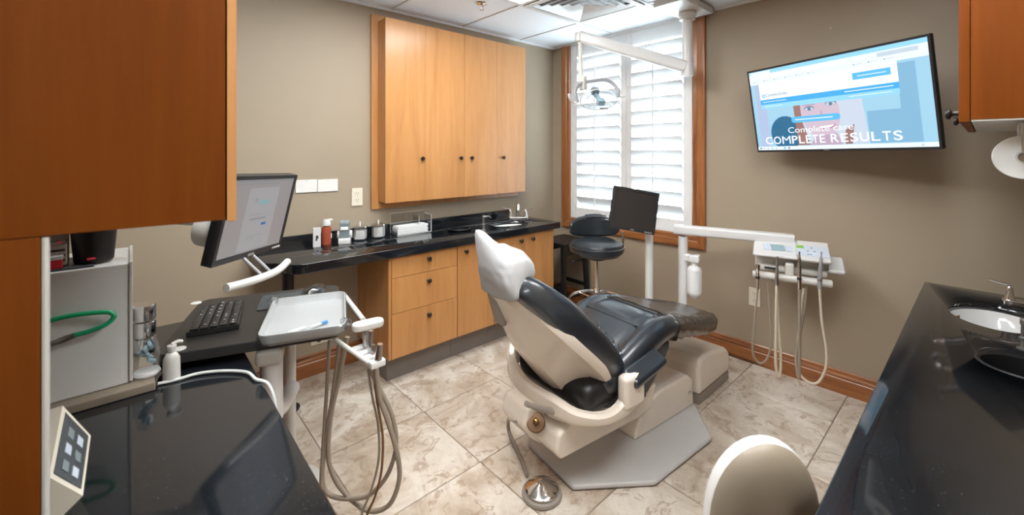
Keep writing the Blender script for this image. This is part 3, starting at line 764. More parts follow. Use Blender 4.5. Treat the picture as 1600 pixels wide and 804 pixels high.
# foot control
FP = thing('foot_pedal', 'chrome cone foot pedal on the tiles in front of the dental chair', 'foot pedal', (1.285, 1.245, 0))
G().lathe([(0, 0), (.080, 0), (.084, .006), (.082, .016), (.070, .020), (0, .020)], seg=36).build('rubber_base', 'greybeige', FP)
G().lathe([(.066, .020), (.070, .024), (.070, .030), (.063, .036), (.022, .056), (.012, .059), (0, .060)], seg=36).build('pedal_cone', 'chrome', FP)
def chp(u, v_, w): a = RAD(-6); return Vector((1.42+u*math.cos(a)-v_*math.sin(a), 1.32+u*math.sin(a)+v_*math.cos(a), w))
cp = [onz(824, 741, .02), onz(815, 718, .012), onz(806, 698, .012), onz(795, 672, .03), onz(795, 654, .12), chp(-.175, .02, .27), chp(-.10, .05, .26)]
G().tube([p-FP.location for p in cp], .009, 10, 6).build('cord', 'greybeige', FP)

# utility box by the foot end
JB = thing('utility_box', 'beige floor utility box with grey base at the foot of the chair', 'utility box', (2.605, 1.33, 0))
G().prism([(-.215, .055), (-.215, .225), (-.18, .262), (-.10, .262), (.16, .215), (.205, .185), (.215, .15), (.215, .055)], 'y', -.25, .25, .028, 4).build('cover', 'beige', JB)
G().b2((-.210, -.245, 0), (.210, .245, .058), .008).build('plinth', 'greybeige', JB)

# ================================================================== MONITOR ON A POLE beside the chair
def mon_matrix(c, yaw, pitch, roll):
    return Matrix.Translation(c) @ Matrix.Rotation(RAD(yaw), 4, 'Z') @ Matrix.Rotation(RAD(pitch), 4, 'X') @ Matrix.Rotation(RAD(roll), 4, 'Y')
MR = thing('monitor', 'switched-off square black monitor on a white pole before the window', 'monitor', (2.586, 1.508, .250))
cR = Vector((2.426, 1.517, 1.059))
mm = mon_matrix(cR-MR.location, -37.1, -7.6, 10.7)
def mset(o_, m_): o_.matrix_local = m_; return o_
def bezel(w, h, bt, d, f=.012):
    g = G()
    for lo, hi in (((-w/2, 0, h/2-f), (w/2, d, h/2)), ((-w/2, 0, -h/2), (w/2, d, -h/2+f*1.5)), ((-w/2, 0, -h/2+f*1.5), (-w/2+f, d, h/2-f)), ((w/2-f, 0, -h/2+f*1.5), (w/2, d, h/2-f))): g.b2(lo, hi)
    g.b2((-w/2, d*.35, -h/2), (w/2, d, h/2)); g.b2((-w*.36, d, -h*.36), (w*.36, d+.02, h*.36), .008)
    return g
mset(bezel(.301, .271, 0, .030).build('casing', 'bezel', MR, smooth=False), mm)
mset(G().b2((-.301/2+.012, .004, -.271/2+.018), (.301/2-.012, .008, .271/2-.012)).build('screen', 'screen_off', MR, smooth=False), mm)
for k in range(4): mset(G().box((.085+.013*k, -.001, -.1265), (.006, .004, .005), .001).build('button', 'white', MR), mm)
mset(G().box((0, -.001, -.1265), (.026, .002, .009)).build('maker_badge', 'steel', MR), mm)
G().cyl((0, 0, 0), (0, 0, .70), .026, seg=24).build('pole', 'white', MR)
G().cyl((0, 0, .655), (0, 0, .78), .031, seg=24, bev=.004).build('pole_collar', 'white', MR)
ctr = mm @ Vector((0, .045, 0))
G().tube([(0, 0, .74), (ctr+Vector((0, 0, 0)))/2+Vector((0, 0, .37)), ctr], .016, 10, 4).build('tilt_arm', 'white', MR)

# ================================================================== INSTRUMENT DELIVERY UNIT on its arm
DU = thing('instrument_unit', 'white instrument delivery unit on a jointed arm with hanging hoses', 'dental unit', (2.88, .77, 0), RAD(-73.8))
_du = Matrix.Translation(DU.location) @ Matrix.Rotation(RAD(-73.8), 4, 'Z'); _dui = _du.inverted(); _dn = Vector((_du.to_3x3() @ Vector((0, 1, 0))))
def U(px, py, yl):
    p0 = _du @ Vector((0, yl, 0)); return _dui @ onpl(px, py, p0, _dn)
pp_ = dep(1067, 300, 2.85); pole = _dui @ Vector((pp_.x, pp_.y, 0))
ztop = .905
G().cyl((pole.x, pole.y, .234), (pole.x, pole.y, .868), .030, seg=24, bev=.003).build('post', 'white', DU)
G().cyl((pole.x, pole.y, .866), (pole.x, pole.y, .895), .018, seg=20).build('swivel_pin', 'steel', DU)
ae = _dui @ dep(1240, 370, 2.58); st_ = Vector((pole.x, pole.y, .915)); en_ = Vector((ae.x, ae.y, .905)); dr = (en_-st_).normalized()
G().tube([st_-dr*.055, st_, en_], 0, sub=0, sec=rrect(.062, .075, .016), up=(0, 0, 1)).build('arm', 'white', DU)
G().cyl((en_.x, en_.y, .80), (en_.x, en_.y, .90), .028, seg=20).build('drop_post', 'off', DU)
# bottle bracket and bottle
bpz = _dui @ dep(1085, 400, 2.80)
G().tube([(pole.x, pole.y, .735), (bpz.x, bpz.y, .735)], 0, sub=0, sec=rrect(.05, .05, .012), up=(0, 0, 1)).b2((bpz.x-.034, bpz.y-.034, .71), (bpz.x+.034, bpz.y+.034, .76), .012).build('bottle_bracket', 'white', DU)
G().lathe([(0, .47), (.014, .472), (.030, .488), (.044, .505), (.046, .52), (.046, .655), (.040, .675), (.022, .688), (.020, .712), (0, .712)], (bpz.x, bpz.y, 0), 26).build('water_bottle', 'paper', DU, label='translucent white water bottle')
# head: rear housing, sloped top, control panel
a0, a1 = U(1180, 410, 0).x, U(1292, 410, 0).x
G().prism([(-.02, .735), (.10, .735), (.10, .84), (.02, .835), (-.03, .822)], 'x', a0, a1, .012, 3).build('housing', 'off', DU)
G().prism([(-.115, .842), (-.11, .826), (.09, .850), (.10, .885), (.08, .892)], 'x', a0-.008, a0+(a1-a0)*.60, .008, 3).build('tray_top', 'white', DU)
G().prism([(-.125, .842), (-.115, .824), (.09, .850), (.105, .900), (.085, .908)], 'x', a0+(a1-a0)*.60+.001, a1+.012, .008, 3).build('control_panel', 'white', DU)
sl = math.atan2(.908-.842, .085+.125)
cpx = a0+(a1-a0)*.80
def on_panel(name, m, dx, s, w, d, off=.0012):
    y_ = -.125+.21*s; z_ = .842+.066*s
    o_ = G().box((0, 0, 0), (w, d, .002)).build(name, m, DU, smooth=False); o_.location = (cpx+dx, y_-off*math.sin(sl), z_+off*math.cos(sl)); o_.rotation_euler = (sl, 0, 0); return o_
on_panel('touch_label', 'lightpanel', .0, .45, .150, .12)
on_panel('lcd_display', 'lcd', -.055, .62, .034, .030, .0028)
for k in range(5): on_panel('key', 'slate', -.02+.012*(k % 2)+.02*(k > 2), .25+.18*(k//2), .008, .010, .0028)
# a wrapped packet on the tray top
for dx, m_, w_ in ((-.155, 'bluetint', .07), (-.205, 'lightpanel', .045), (-.10, 'lightpanel', .03)):
    o_ = G().box((0, 0, 0), (w_, .075, .006), .002).build('wrapped_packet', m_, DU); o_.location = (a0+(a1-a0)*.60+dx+.06, -.015, .8705); o_.rotation_euler = (RAD(14), 0, RAD(8))
# instrument bar and holders
b0, b1 = U(1180, 428, -.10), U(1290, 442, -.10)
zb = (b0.z+b1.z)/2
G().cyl((a0-.01, -.10, zb), (a1+.018, -.10, zb), .021, seg=20, bev=.008).build('instrument_bar', 'off', DU)
xm = (a0+a1)/2
G().b2((xm-.025, -.11, zb-.004), (xm+.020, .0, zb+.085), .012).build('bar_bracket', 'off', DU)
G().b2((a0+.01, -.07, zb+.02), (a1, -.02, zb+.055), .012).build('holder_rail', 'off', DU)
G().prism([(-.035, 0), (.035, 0), (.035, .012), (-.035, .012)], 'y', -.102, -.098).build('vent_slot', 'dark', DU, smooth=False).location = (a0+.085, .02, zb+.035)
s0, s1 = U(1289, 400, 0), U(1318, 400, 0)
G().box(((s0.x+s1.x)/2+.004, .0, .80), (s1.x-s0.x, .13, .028), .012, 3, Matrix.Rotation(RAD(28), 3, 'X')).build('side_tray', 'white', DU)
G().cyl((a1-.01, .03, .79), (s0.x+.02, .03, .79), .012, seg=14).build('tray_stem', 'off', DU)
HZ_ = -.128
hoses = [
 ('hose', .0055, [(1184, 450), (1179, 500), (1176, 545), (1181, 562), (1190, 567), (1200, 557), (1205, 530), (1202, 480), (1199, 442)], [(1184, 413), (1184, 424), (1184, 436), (1183.5, 452)], [.013, .009, .0075, .007], 'chrome'),
 ('hose_l', .0075, [(1213.5, 445), (1212.5, 500), (1212, 560), (1214, 582), (1218, 586), (1220, 565), (1218, 530), (1215, 490), (1214, 450)], [(1214.5, 400), (1214.5, 412), (1213.8, 428), (1213.5, 445)], [.004, .007, .009, .010], 'steel'),
 ('hose', .0075, [(1249, 450), (1249, 520), (1249, 575), (1248, 590), (1245, 575), (1244, 556), (1250, 520), (1257, 480), (1260, 448)], [(1249, 393), (1249, 402), (1249.3, 420), (1249, 438), (1249, 451)], [.005, .008, .010, .011, .010], 'chrome'),
 ('hose_l', .0065, [(1280.5, 450), (1284, 500), (1291, 545), (1290, 575), (1278, 597), (1262, 596), (1249, 582), (1245, 562), (1247, 530), (1253, 470), (1256, 450)], [(1283.5, 393), (1283, 404), (1281.5, 425), (1280.8, 440), (1280.5, 451)], [.004, .008, .010, .011, .010], 'greydev')]
for hm, hr, pts, hp, rr_, m_ in hoses:
    n_ = len(pts)
    G().tube([U(x, y, HZ_+.06*max(0, k/(n_-1)-.4)) for k, (x, y) in enumerate(pts)], hr, 10, 7).build('hose', hm, DU)
    h_ = G().tube([U(x, y, HZ_) for x, y in hp], rr_, 12, 4).build('handpiece', m_, DU)
    q = U(hp[-2][0], hp[-2][1]-3, HZ_)
    G().cyl(q-Vector((0, 0, .006)), q+Vector((0, 0, .006)), .0118, seg=14).build('collar', 'black' if m_ == 'chrome' else 'steel', h_)
    G().b2((q.x-.013, -.118, zb-.012), (q.x+.013, -.096, zb+.012), .005).build('clip', 'off', DU)

# ================================================================== ASSISTANT STOOL and black bench
AS = thing('assistant_stool', 'tall round black vinyl stool with wraparound back beside the window', 'stool', (2.53, 1.895, 0), RAD(-42))
G().lathe([(0, .685), (.10, .682), (.165, .69), (.192, .715), (.196, .745), (.182, .775), (.14, .793), (.07, .796), (0, .795)], seg=40).build('seat', 'leather2', AS)
G().lathe([(.193, .742), (.199, .745), (.199, .752), (.193, .755)], seg=40).build('seat_piping', 'leather2', AS)
rings = []
for k in range(22):
    a = RAD(25+130*k/21); e_ = math.sin(PI*k/21)**.35; c_ = Vector((.20*math.cos(a), .20*math.sin(a), .86)); n_ = Vector((math.cos(a), math.sin(a), 0))
    rings.append([c_+n_*x*max(e_, .25)+Vector((0, 0, y*max(e_, .25))) for x, y in rrect(.055, .165, .026, 4)])
G().loft(rings).build('back_pad', 'leather2', AS, ang=60)
G().tube([(-.05, .185, .93), (.03, .19, .935), (.10, .165, .93)], [.022, .023, .018], 14, 5).build('arm_roll', 'leather2', AS)
G().tube([(.02, .03, .672), (.12, .09, .668), (.20, .10, .69), (.212, .08, .76), (.208, .075, .84)], .008, 8, 5).build('back_bracket', 'steel', AS)
G().cyl((0, 0, .655), (0, 0, .69), .06, .08, 24).build('seat_mount', 'black', AS)
G().cyl((0, 0, .36), (0, 0, .66), .017, seg=18).cyl((0, 0, .10), (0, 0, .45), .026, seg=20, bev=.003).build('gas_post', 'chrome', AS)
G().tube([(-.02, 0, .665), (-.12, -.03, .655), (-.19, -.05, .645)], [.006, .006, .012], 8, 4).build('height_lever', 'black', AS)
G().tube([Vector((.20*math.cos(2*PI*k/24), .20*math.sin(2*PI*k/24), .36)) for k in range(25)], .011, 10, 0).build('foot_ring', 'chrome', AS)
for k in range(3):
    a = 2*PI*k/3; G().cyl((0, 0, .36), (.20*math.cos(a), .20*math.sin(a), .36), .007, seg=8).build('ring_spoke', 'chrome', AS)
for k in range(5):
    a = 2*PI*k/5+.3
    l_ = G().tube([(.02*math.cos(a), .02*math.sin(a), .11), (.26*math.cos(a), .26*math.sin(a), .075)], [.022, .015], 10, 0).build('base_leg', 'black', AS)
    G().sphere((.26*math.cos(a), .26*math.sin(a), .031), .031, 1, 1, 1, 14).build('caster', 'black', l_)
BB = thing('bar_stool', 'plain black wooden stool between base cabinet and window wall', 'stool', (2.915, 2.555, 0), RAD(0))
G().b2((-.17, -.15, .61), (.20, .17, .645), .008).build('seat', 'blackwood', BB)
for sx in (-1, 1):
    for sy in (-1, 1):
        G().tube([(sx*.14+.015, sy*.12+.01, .61), (sx*.165+.015, sy*.15+.01, .0)], 0, sub=0, sec=rrect(.036, .036, .004, 2)).build('leg', 'blackwood', BB)
for sx in (-1, 1): G().b2((sx*.15+.015-.012, -.12, .22), (sx*.15+.015+.012, .14, .25)).build('stretcher', 'blackwood', BB, smooth=False)
for sy in (-1, 1): G().b2((-.14, sy*.13, .53), (.16, sy*.13+.02, .61)).build('apron', 'blackwood', BB, smooth=False)
for sy in (-1, 1): G().b2((-.14, sy*.14, .16), (.16, sy*.14+.02, .19)).build('stretcher', 'blackwood', BB, smooth=False)

# ================================================================== EXAMINATION LIGHT hung from the ceiling
lp = dep(1074, 60, 2.99)
EL = thing('examination_light', 'white dental examination light on a ceiling pole and jointed arm', 'dental light', (lp.x, lp.y, ZC))
def el(px, py, k): return dep(px, py, k)-EL.location
G().b2((-.27, -.11, -.052), (.16, .11, -.004), .008).build('ceiling_mount', 'off', EL)
G().b2((.165, -.09, -.030), (.235, .06, -.004), .004).build('track_end', 'greydev', EL)
G().lathe([(0, -.045), (.058, -.052), (.062, -.075), (.052, -.085), (.052, -.105), (.038, -.108), (0, -.108)], seg=28).build('flange', 'off', EL)
zb_ = el(1074, 118, 2.99).z
G().cyl((0, 0, -.10), (0, 0, zb_), .034, .037, 28).build('pole', 'white', EL)
G().cyl((0, 0, zb_-.004), (0, 0, zb_+.085), .043, seg=28, bev=.004).build('knuckle', 'white', EL)
A0 = el(1066, 103, 2.985); A1 = el(905, 57, 3.22)
G().tube([A0+(A0-A1).normalized()*.02, A1+(A1-A0)*.0], 0, sub=0, sec=rrect(.085, .055, .02), up=(0, 0, 1)).build('arm', 'white', EL)
G().cyl(A1+Vector((0, 0, .03)), A1-Vector((0, 0, .04)), .032, seg=20, bev=.008).build('elbow', 'white', EL)
rod0 = el(906, 64, 3.22); rod1 = el(908, 120, 3.22)
G().cyl(rod0, rod1, .017, seg=16).build('drop_rod', 'off', EL)
hb0 = el(911, 130, 3.22)
G().box(hb0, (.05, .05, .11), .012, 3).build('head_joint', 'off', EL)
# head: two curved yoke rims, dish reflector, lamp block, handles; it faces down and towards the chair
hc = el(934, 152, 3.18)
fdir = (dep(946, 170, 3.05)-dep(930, 146, 3.2)).normalized()
qh = fdir.to_track_quat('Z', 'Y').to_matrix()
rs = (RR - fdir*RR.dot(fdir)).normalized(); us = fdir.cross(rs).normalized()
if us.z < 0: us = -us
def hp_(a, b, c=0): return hc+rs*a+us*b+fdir*c
G().tube([hp_(-.165, .0, .03), hp_(-.17, .05, -.03), hp_(-.11, .07, -.10), hp_(0, .07, -.12), hp_(.11, .07, -.10), hp_(.165, .03, -.03), hp_(.15, .0, .03)], 0, 8, 6, rrect(.026, .014, .006, 2)).build('yoke', 'greydev', EL)
prof_ = [(.0, -.050), (.05, -.046), (.10, -.028), (.135, .0), (.150, .028), (.152, .030), (.148, .034), (.13, .004), (.10, -.022), (.05, -.040), (0, -.044)]
G().lathe(prof_, hc, 34, qh, 1.0, .62).build('reflector', 'acrylic', EL)
G().lathe([(.149, .026), (.156, .030), (.149, .036), (.145, .031)], hc, 34, qh, 1.0, .62).build('reflector_rim', 'off', EL)
G().box(hp_(0, .015, -.065), (.055, .05, .05), .006, rot=qh).build('socket_block', 'slate', EL)
G().cyl(hp_(0, 0, -.04), hp_(0, 0, .045), .016, seg=14).build('lamp_stem', 'bluetint', EL)
G().box(hp_(0, 0, .06), (.055, .045, .045), .005, rot=qh).build('lamp_shield', 'bluetint', EL)
G().box(hp_(.01, -.03, .105), (.07, .012, .012), .004, rot=qh).build('shield_bar', 'greydev', EL)
for sx in (-1, 1):
    G().tube([hp_(sx*.155, 0, .02), hp_(sx*.20, .0, .03), hp_(sx*.225, .03, .02), hp_(sx*.232, .065, .0)], [.008, .008, .008, .011], 10, 5).build('handle', 'off', EL)

# ================================================================== TELEVISION
TV = thing('television', 'wall-mounted flat television showing a dental web page, tilted from the wall', 'television', (XB, .62, 1.70))
tw, th = .899, .517
mt = mon_matrix(Vector((2.806, .572, 1.696))-TV.location, -109.1, 9.7, -1.0)
g = G(); bz = .010
g.b2((-tw/2, .004, -th/2), (tw/2, .030, th/2), .003)
g.b2((-tw*.4, .030, -th*.42), (tw*.4, .052, th*.25), .012)
mset(g.build('casing', 'bezel', TV), mt)
for lo_, hi_ in (((-tw/2, -.001, th/2-bz), (tw/2, .006, th/2)), ((-tw/2, -.001, -th/2), (tw/2, .006, -th/2+.014)), ((-tw/2, -.001, -th/2+.014), (-tw/2+bz, .006, th/2-bz)), ((tw/2-bz, -.001, -th/2+.014), (tw/2, .006, th/2-bz))):
    mset(G().b2(lo_, hi_).build('bezel', 'bezel', TV, smooth=False), mt)
ESTR = .58
def em(n, c, s=1.0): return emit(n, c, ESTR*s)
EM = {k: em('screen_'+k, c) for k, c in dict(page=(.80, .90, .97), sky=(.35, .62, .80), skyd=(.22, .46, .66), bar=(.05, .42, .83), barl=(.30, .68, .92), pill=(.10, .50, .88), skin=(.62, .50, .60), skins=(.50, .38, .50), hair=(.58, .66, .78), hairb=(.33, .17, .15), chair=(.012, .14, .28), white=(.92, .96, 1.0), ink=(.12, .22, .36), eye=(.12, .20, .30), lip=(.48, .20, .30), grey=(.55, .65, .75), lilac=(.42, .52, .74)).items()}
sw, sh = tw-2*bz, th-bz-.014
scr = mset(G().b2((-sw/2, .001, -sh/2), (sw/2, .0045, sh/2)).build('screen', EM['sky'], TV, smooth=False), mt)
lay = [0]
def sxz(s_, t_): return ((s_-.5)*sw, (.5-t_)*sh)
def spoly(name, pts, m_):
    lay[0] += 1; y_ = .001-.00006*lay[0]
    g = G(); g.face([(sxz(*p)[0], y_, sxz(*p)[1]) for p in pts]); o_ = g.build(name, EM[m_], scr, smooth=False); return o_
def srect(name, s0_, t0_, s1_, t1_, m_): return spoly(name, [(s0_, t1_), (s1_, t1_), (s1_, t0_), (s0_, t0_)], m_)
def sell(name, cs, ct_, rs_, rt_, m_, n=26, a0_=0, a1_=360, tilt=0):
    pts = []
    for k in range(n+1 if a1_-a0_ < 360 else n):
        a = RAD(a0_+(a1_-a0_)*k/n); x, y = rs_*math.cos(a)*1.78, rt_*math.sin(a); c, s = math.cos(tilt), math.sin(tilt)
        pts.append((cs+(x*c-y*s)/1.78, ct_-(x*s+y*c)))
    return spoly(name, pts, m_)
srect('photo_panel', .03, .17, .10, .955, 'lilac')
srect('photo_panel', .60, .42, .97, .955, 'sky'); srect('photo_panel', .86, .19, .94, .95, 'skyd'); srect('photo_panel', .70, .62, .86, .95, 'skyd')
sell('photo_chair', .215, .80, .105, .21, 'chair')
sell('photo_hair', .47, .62, .165, .36, 'hair', tilt=RAD(8))
spoly('photo_hair', [(.285, .40), (.33, .40), (.335, .70), (.37, .95), (.29, .95)], 'hairb')
sell('photo_face', .445, .575, .115, .31, 'skin', tilt=RAD(6))
spoly('photo_hair', [(.57, .40), (.68, .40), (.70, .95), (.56, .95), (.585, .70)], 'hair'); spoly('photo_hair', [(.58, .80), (.63, .74), (.61, .95), (.57, .95)], 'hairb')
spoly('photo_neck', [(.40, .86), (.53, .82), (.56, .955), (.37, .955)], 'skins')
for cs, ct_ in ((.385, .535), (.515, .500)):
    sell('photo_eye', cs, ct_-.045, .040, .014, 'skins'); sell('photo_eye', cs, ct_-.005, .032, .026, 'eye'); sell('photo_eye', cs, ct_, .028, .019, 'grey'); sell('photo_eye', cs, ct_, .011, .019, 'eye')
spoly('photo_nose', [(.445, .62), (.455, .55), (.47, .64), (.485, .655), (.44, .665)], 'skins')
sell('photo_mouth', .475, .735, .055, .040, 'lip', a0_=180, a1_=360, tilt=RAD(5)); sell('photo_mouth', .475, .737, .046, .026, 'white', a0_=180, a1_=360, tilt=RAD(5))
srect('browser_bar', .0, .0, 1, .165, 'page'); srect('browser_tabs', .0, .0, 1, .045, 'barl'); srect('browser_tab', .01, .008, .16, .05, 'page')
srect('address_field', .07, .065, .62, .095, 'white'); srect('address_field', .78, .06, .96, .10, 'grey')
for k in range(9): srect('bookmark', .03+.075*k+(.18 if k > 5 else 0), .125, .036+.075*k+(.18 if k > 5 else 0), .137, 'ink'); srect('bookmark', .041+.075*k+(.18 if k > 5 else 0), .128, .075+.075*k+(.18 if k > 5 else 0), .134, 'grey')
srect('page_header', .065, .165, .865, .365, 'white')
srect('header_button', .65, .215, .835, .285, 'pill'); srect('header_button', .675, .247, .815, .254, 'white')
sell('site_logo', .092, .318, .0125, .022, 'pill'); sell('site_logo', .092, .318, .006, .011, 'white')
srect('info_bar', .065, .365, .865, .425, 'bar'); srect('info_bar', .065, .425, .865, .480, 'barl')
srect('info_text', .08, .391, .25, .397, 'white'); srect('info_text', .60, .391, .84, .399, 'white'); srect('info_text', .09, .448, .22, .453, 'white'); srect('info_text', .62, .448, .83, .453, 'white')
pillp = [(.265+.0175-.0175*math.cos(RAD(a)), .645-.035*math.sin(RAD(a))) for a in range(90, -91, -18)] + [(.545+.0175*math.cos(RAD(a)), .645+.035*math.sin(RAD(a))) for a in range(90, -91, -18)]
spoly('page_button', pillp[::-1], 'pill'); srect('page_button', .29, .640, .52, .650, 'white')
srect('task_bar', 0, .955, 1, 1, 'page')
for k, (s_, m_) in enumerate(((.015, 'ink'), (.04, 'grey'), (.07, 'grey'), (.10, 'barl'), (.13, 'grey'), (.19, 'bar'), (.22, 'ink'), (.93, 'grey'))): srect('task_icon', s_, .967, s_+.012, .988, m_)
def stext(txt, s0_, s1_, tc, hgt, m_, bold=0.0):
    lay[0] += 1; x0_, _ = sxz(s0_, 0); x1_, _ = sxz(s1_, 0)
    text_part(txt, x1_-x0_, hgt*sh, ((x0_+x1_)/2, .001-.00006*lay[0], sxz(0, tc)[1]), EM[m_], scr, bold=bold)
stext('CompleteSmiles', .110, .260, .318, .052, 'ink')
stext('Complete care', .235, .625, .775, .090, 'white')
for wd, wa, wb in (('COMPLETE', .065, .462), ('RESULTS', .494, .855)):
    n_ = len(wd); wid = [.62 if c == 'L' else .58 if c in 'EST' else .66 if c in 'PRU' else 1.0 if c == 'M' else .9 for c in wd]; tot = sum(wid)+.16*(n_-1); x_ = 0
    for c, w_ in zip(wd, wid):
        stext(c, wa+(wb-wa)*x_/tot, wa+(wb-wa)*(x_+w_)/tot, .880, .095, 'white', .012 if c not in 'M' else 0); x_ += w_+.16
mset(G().box((-.035, -.0022, -th/2+.007), (.03, .002, .005)).build('maker_badge', 'steel', TV), mt)
G().b2((-.022, -.10, -.18), (-.001, .10, .12), .004).build('wall_bracket', 'black', TV)
e2 = mt @ Vector((0, .045, -.02))
G().tube([(-.02, 0, 0), (e2+Vector((-.02, 0, 0)))/2+Vector((.02, -.06, 0)), e2], .018, 10, 4).build('swing_arm', 'black', TV)
# small wall screw hole
o_ = G().cyl((0, 0, 0), (-.006, 0, 0), .006, seg=12).build('wall_screw', 'steel'); p = onx(1298, 44, XB); o_.location = p; tag(o_, 'tiny screw left in the wall above the television', 'screw')

# ================================================================== CART WITH KEYBOARD, TRAY AND MONITOR (left)
BZ = .805
CT_ = thing('work_cart', 'charcoal worktop on white posts carrying keyboard and instrument tray', 'cart', (.397, 1.896, 0), RAD(-18.5))
_c = Matrix.Translation(CT_.location) @ Matrix.Rotation(RAD(-18.5), 4, 'Z'); _ci = _c.inverted()
def K(p): return _ci @ Vector(p)
G().prism([(a, b) for a, b in rrect(.545, .55, .045, 6)], 'z', BZ-.036, BZ, .005, 2).build('worktop', 'board', CT_, ang=30)
for px, py in ((306.5, 473.5), (280, 545)):
    q = K(onz(px, py, BZ)); G().lathe([(0, 0), (.019, 0), (.019, .002), (.016, .0035), (0, .0035)], (q.x, q.y, BZ), 22).build('screw_cap', 'white', CT_)
e = K((.368, 1.668, 0))
G().cyl((e.x, e.y, .50), (e.x, e.y, .715), .036, seg=24, bev=.006).build('arm_elbow', 'white', CT_)
G().b2((e.x-.045, e.y-.055, .710), (e.x+.040, e.y+.05, .768), .018, 3).build('arm_bracket', 'off', CT_)
G().tube([(e.x, e.y, .53), (e.x+.02, e.y+.10, .49), (e.x+.045, e.y+.26, .47)], .030, 14, 5).build('support_arm', 'white', CT_)
pq = K((.505, 1.985, 0))
G().cyl((pq.x, pq.y, .02), (pq.x, pq.y, .769), .026, seg=20).build('post', 'off', CT_)
G().lathe([(0, 0), (.13, 0), (.13, .012), (.05, .03), (.035, .06), (0, .06)], (pq.x, pq.y, 0), 30).build('post_base', 'off', CT_)
# instrument holder, tubes and hoses on the cart
pad_c = K(onz(575, 507, .80))
G().prism(rrect(.115, .052, .025, 6), 'z', -.012, .014, .007, 3).build('holder_pad', 'off', CT_).matrix_local = Matrix.Translation((pad_c.x, pad_c.y, .80)) @ Matrix.Rotation(RAD(12), 4, 'Z')
t0_, t1_ = K(onz(537, 460, .815)), K(onz(568, 500, .80))
G().tube([t0_, t0_*.5+t1_*.5, t1_], .010, 12, 4).build('tray_rail', 'off', CT_)
h0, h1 = K(dep(525, 531, 1.53)), K(dep(583, 571, 1.46))
G().tube([h0, h0*.5+h1*.5, h1], .0085, 12, 4).build('holder_rail', 'off', CT_)
hl = [K(dep(x, y, k)) for x, y, k in ((562, 545, 1.545), (572, 552, 1.52), (580, 559, 1.495), (589, 567, 1.47))]
for q in hl:
    G().box(q, (.055, .030, .024), .006, 2, Matrix.Rotation(RAD(20), 3, 'Z')).build('holder_block', 'white', CT_)
G().tube([hl[0]+Vector((-.012, 0, -.012)), hl[-1]+Vector((-.012, 0, -.012))], .011, 10, 0).build('holder_bar', 'white', CT_)
for (x, y, k, x2, y2, r0_, r1_) in ((571, 515, 1.545, 571, 541, .011, .009), (580, 516, 1.52, 578, 548, .008, .010), (583, 538, 1.50, 583, 556, .007, .009), (594, 537, 1.47, 591, 560, .010, .013)):
    G().tube([K(dep(x, y, k)), K(dep(x2, y2, k))], [r0_, r1_], 12, 0).build('handpiece', 'steel', CT_)
for m_, r_, k0, k1, pts in (
  ('hose', .0068, 1.62, 1.50, [(515, 531), (511, 600), (505.5, 690), (502, 755), (505, 800), (512, 830)]),
  ('hose', .0078, 1.60, 1.47, [(531, 531), (524, 590), (515, 649), (504, 730), (508, 765), (527, 777), (555, 778), (580, 771), (606, 740), (619, 695), (613, 650), (595, 610), (578, 577)]),
  ('hose', .0085, 1.60, 1.46, [(543, 526), (530, 590), (517, 649), (513, 709), (522, 745), (543, 774), (570, 795), (592, 797), (612, 783), (624, 746), (620, 705), (605, 655), (593, 620), (588, 574)]),
  ('hose', .0042, 1.49, 1.46, [(575, 576), (582, 620), (591, 665), (591.5, 718), (580, 765), (566, 800), (560, 830)]),
  ('copper', .0042, 1.48, 1.45, [(583, 574), (589, 625), (598, 681), (596, 735), (586, 775), (575, 800), (566, 828)])):
    n_ = len(pts)
    G().tube([K(dep(x, y, k0+(k1-k0)*i/(n_-1))) for i, (x, y) in enumerate(pts)], r_, 10, 6).build('hose', m_, CT_)
# keyboard
KB = thing('keyboard', 'compact black keyboard on the charcoal cart top', 'keyboard', (.251, 1.953, BZ+.001), RAD(77-90))
G().prism([(-.160, 0), (.160, 0), (.160, .006), (-.160, .018)], 'x', -.076, .076, .002).build('case', 'black', KB)
g = G()
for r in range(14):
    for c in range(5):
        y_ = -.145+.0222*r; x_ = -.056+.028*c; zz = .006+.012*(1-(y_+.16)/.32)
        g.box((x_, y_, zz+.004), (.024, .0185, .007), .002, 1, Matrix.Rotation(RAD(-2.1), 3, 'X'))
g.build('keys', 'black', KB, kind='stuff')
for k in range(26):
    r, c = random.randrange(14), random.randrange(5); y_ = -.145+.0222*r; x_ = -.056+.028*c
    G().box((x_, y_, .006+.012*(1-(y_+.16)/.32)+.0078), (.006, .005, .0006)).build('key_print', 'paper', KB, smooth=False)
G().box((.052, .115, .0135), (.014, .014, .001)).build('key_print', 'paper', KB, smooth=False)
q = onz(460, 470, BZ)
o_ = G().prism(rrect(.25, .19, .012), 'z', 0, .003).build('mouse_pad', 'mouse'); o_.location = (.52, 1.985, BZ+.001); o_.rotation_euler = (0, 0, RAD(-18)); tag(o_, 'dark grey mouse pad behind the white instrument tray', 'mouse pad')
ms = thing('computer_mouse', 'black mouse in clear film behind the white instrument tray', 'mouse', (.60, 1.97, BZ+.0045), RAD(-60))
g = G().sphere((0, 0, .012), 1, .030, .052, .024, 22); g.build('shell', 'black', ms)
for v_ in ms.children[0].data.vertices: v_.co.z = max(v_.co.z, 0)
g = G().lathe([(.0, .041), (.02, .040), (.034, .030), (.040, .012), (.052, .001)], seg=24, sx=1, sy=1.55).jitter(.0025); g.build('film_wrap', 'film', ms)
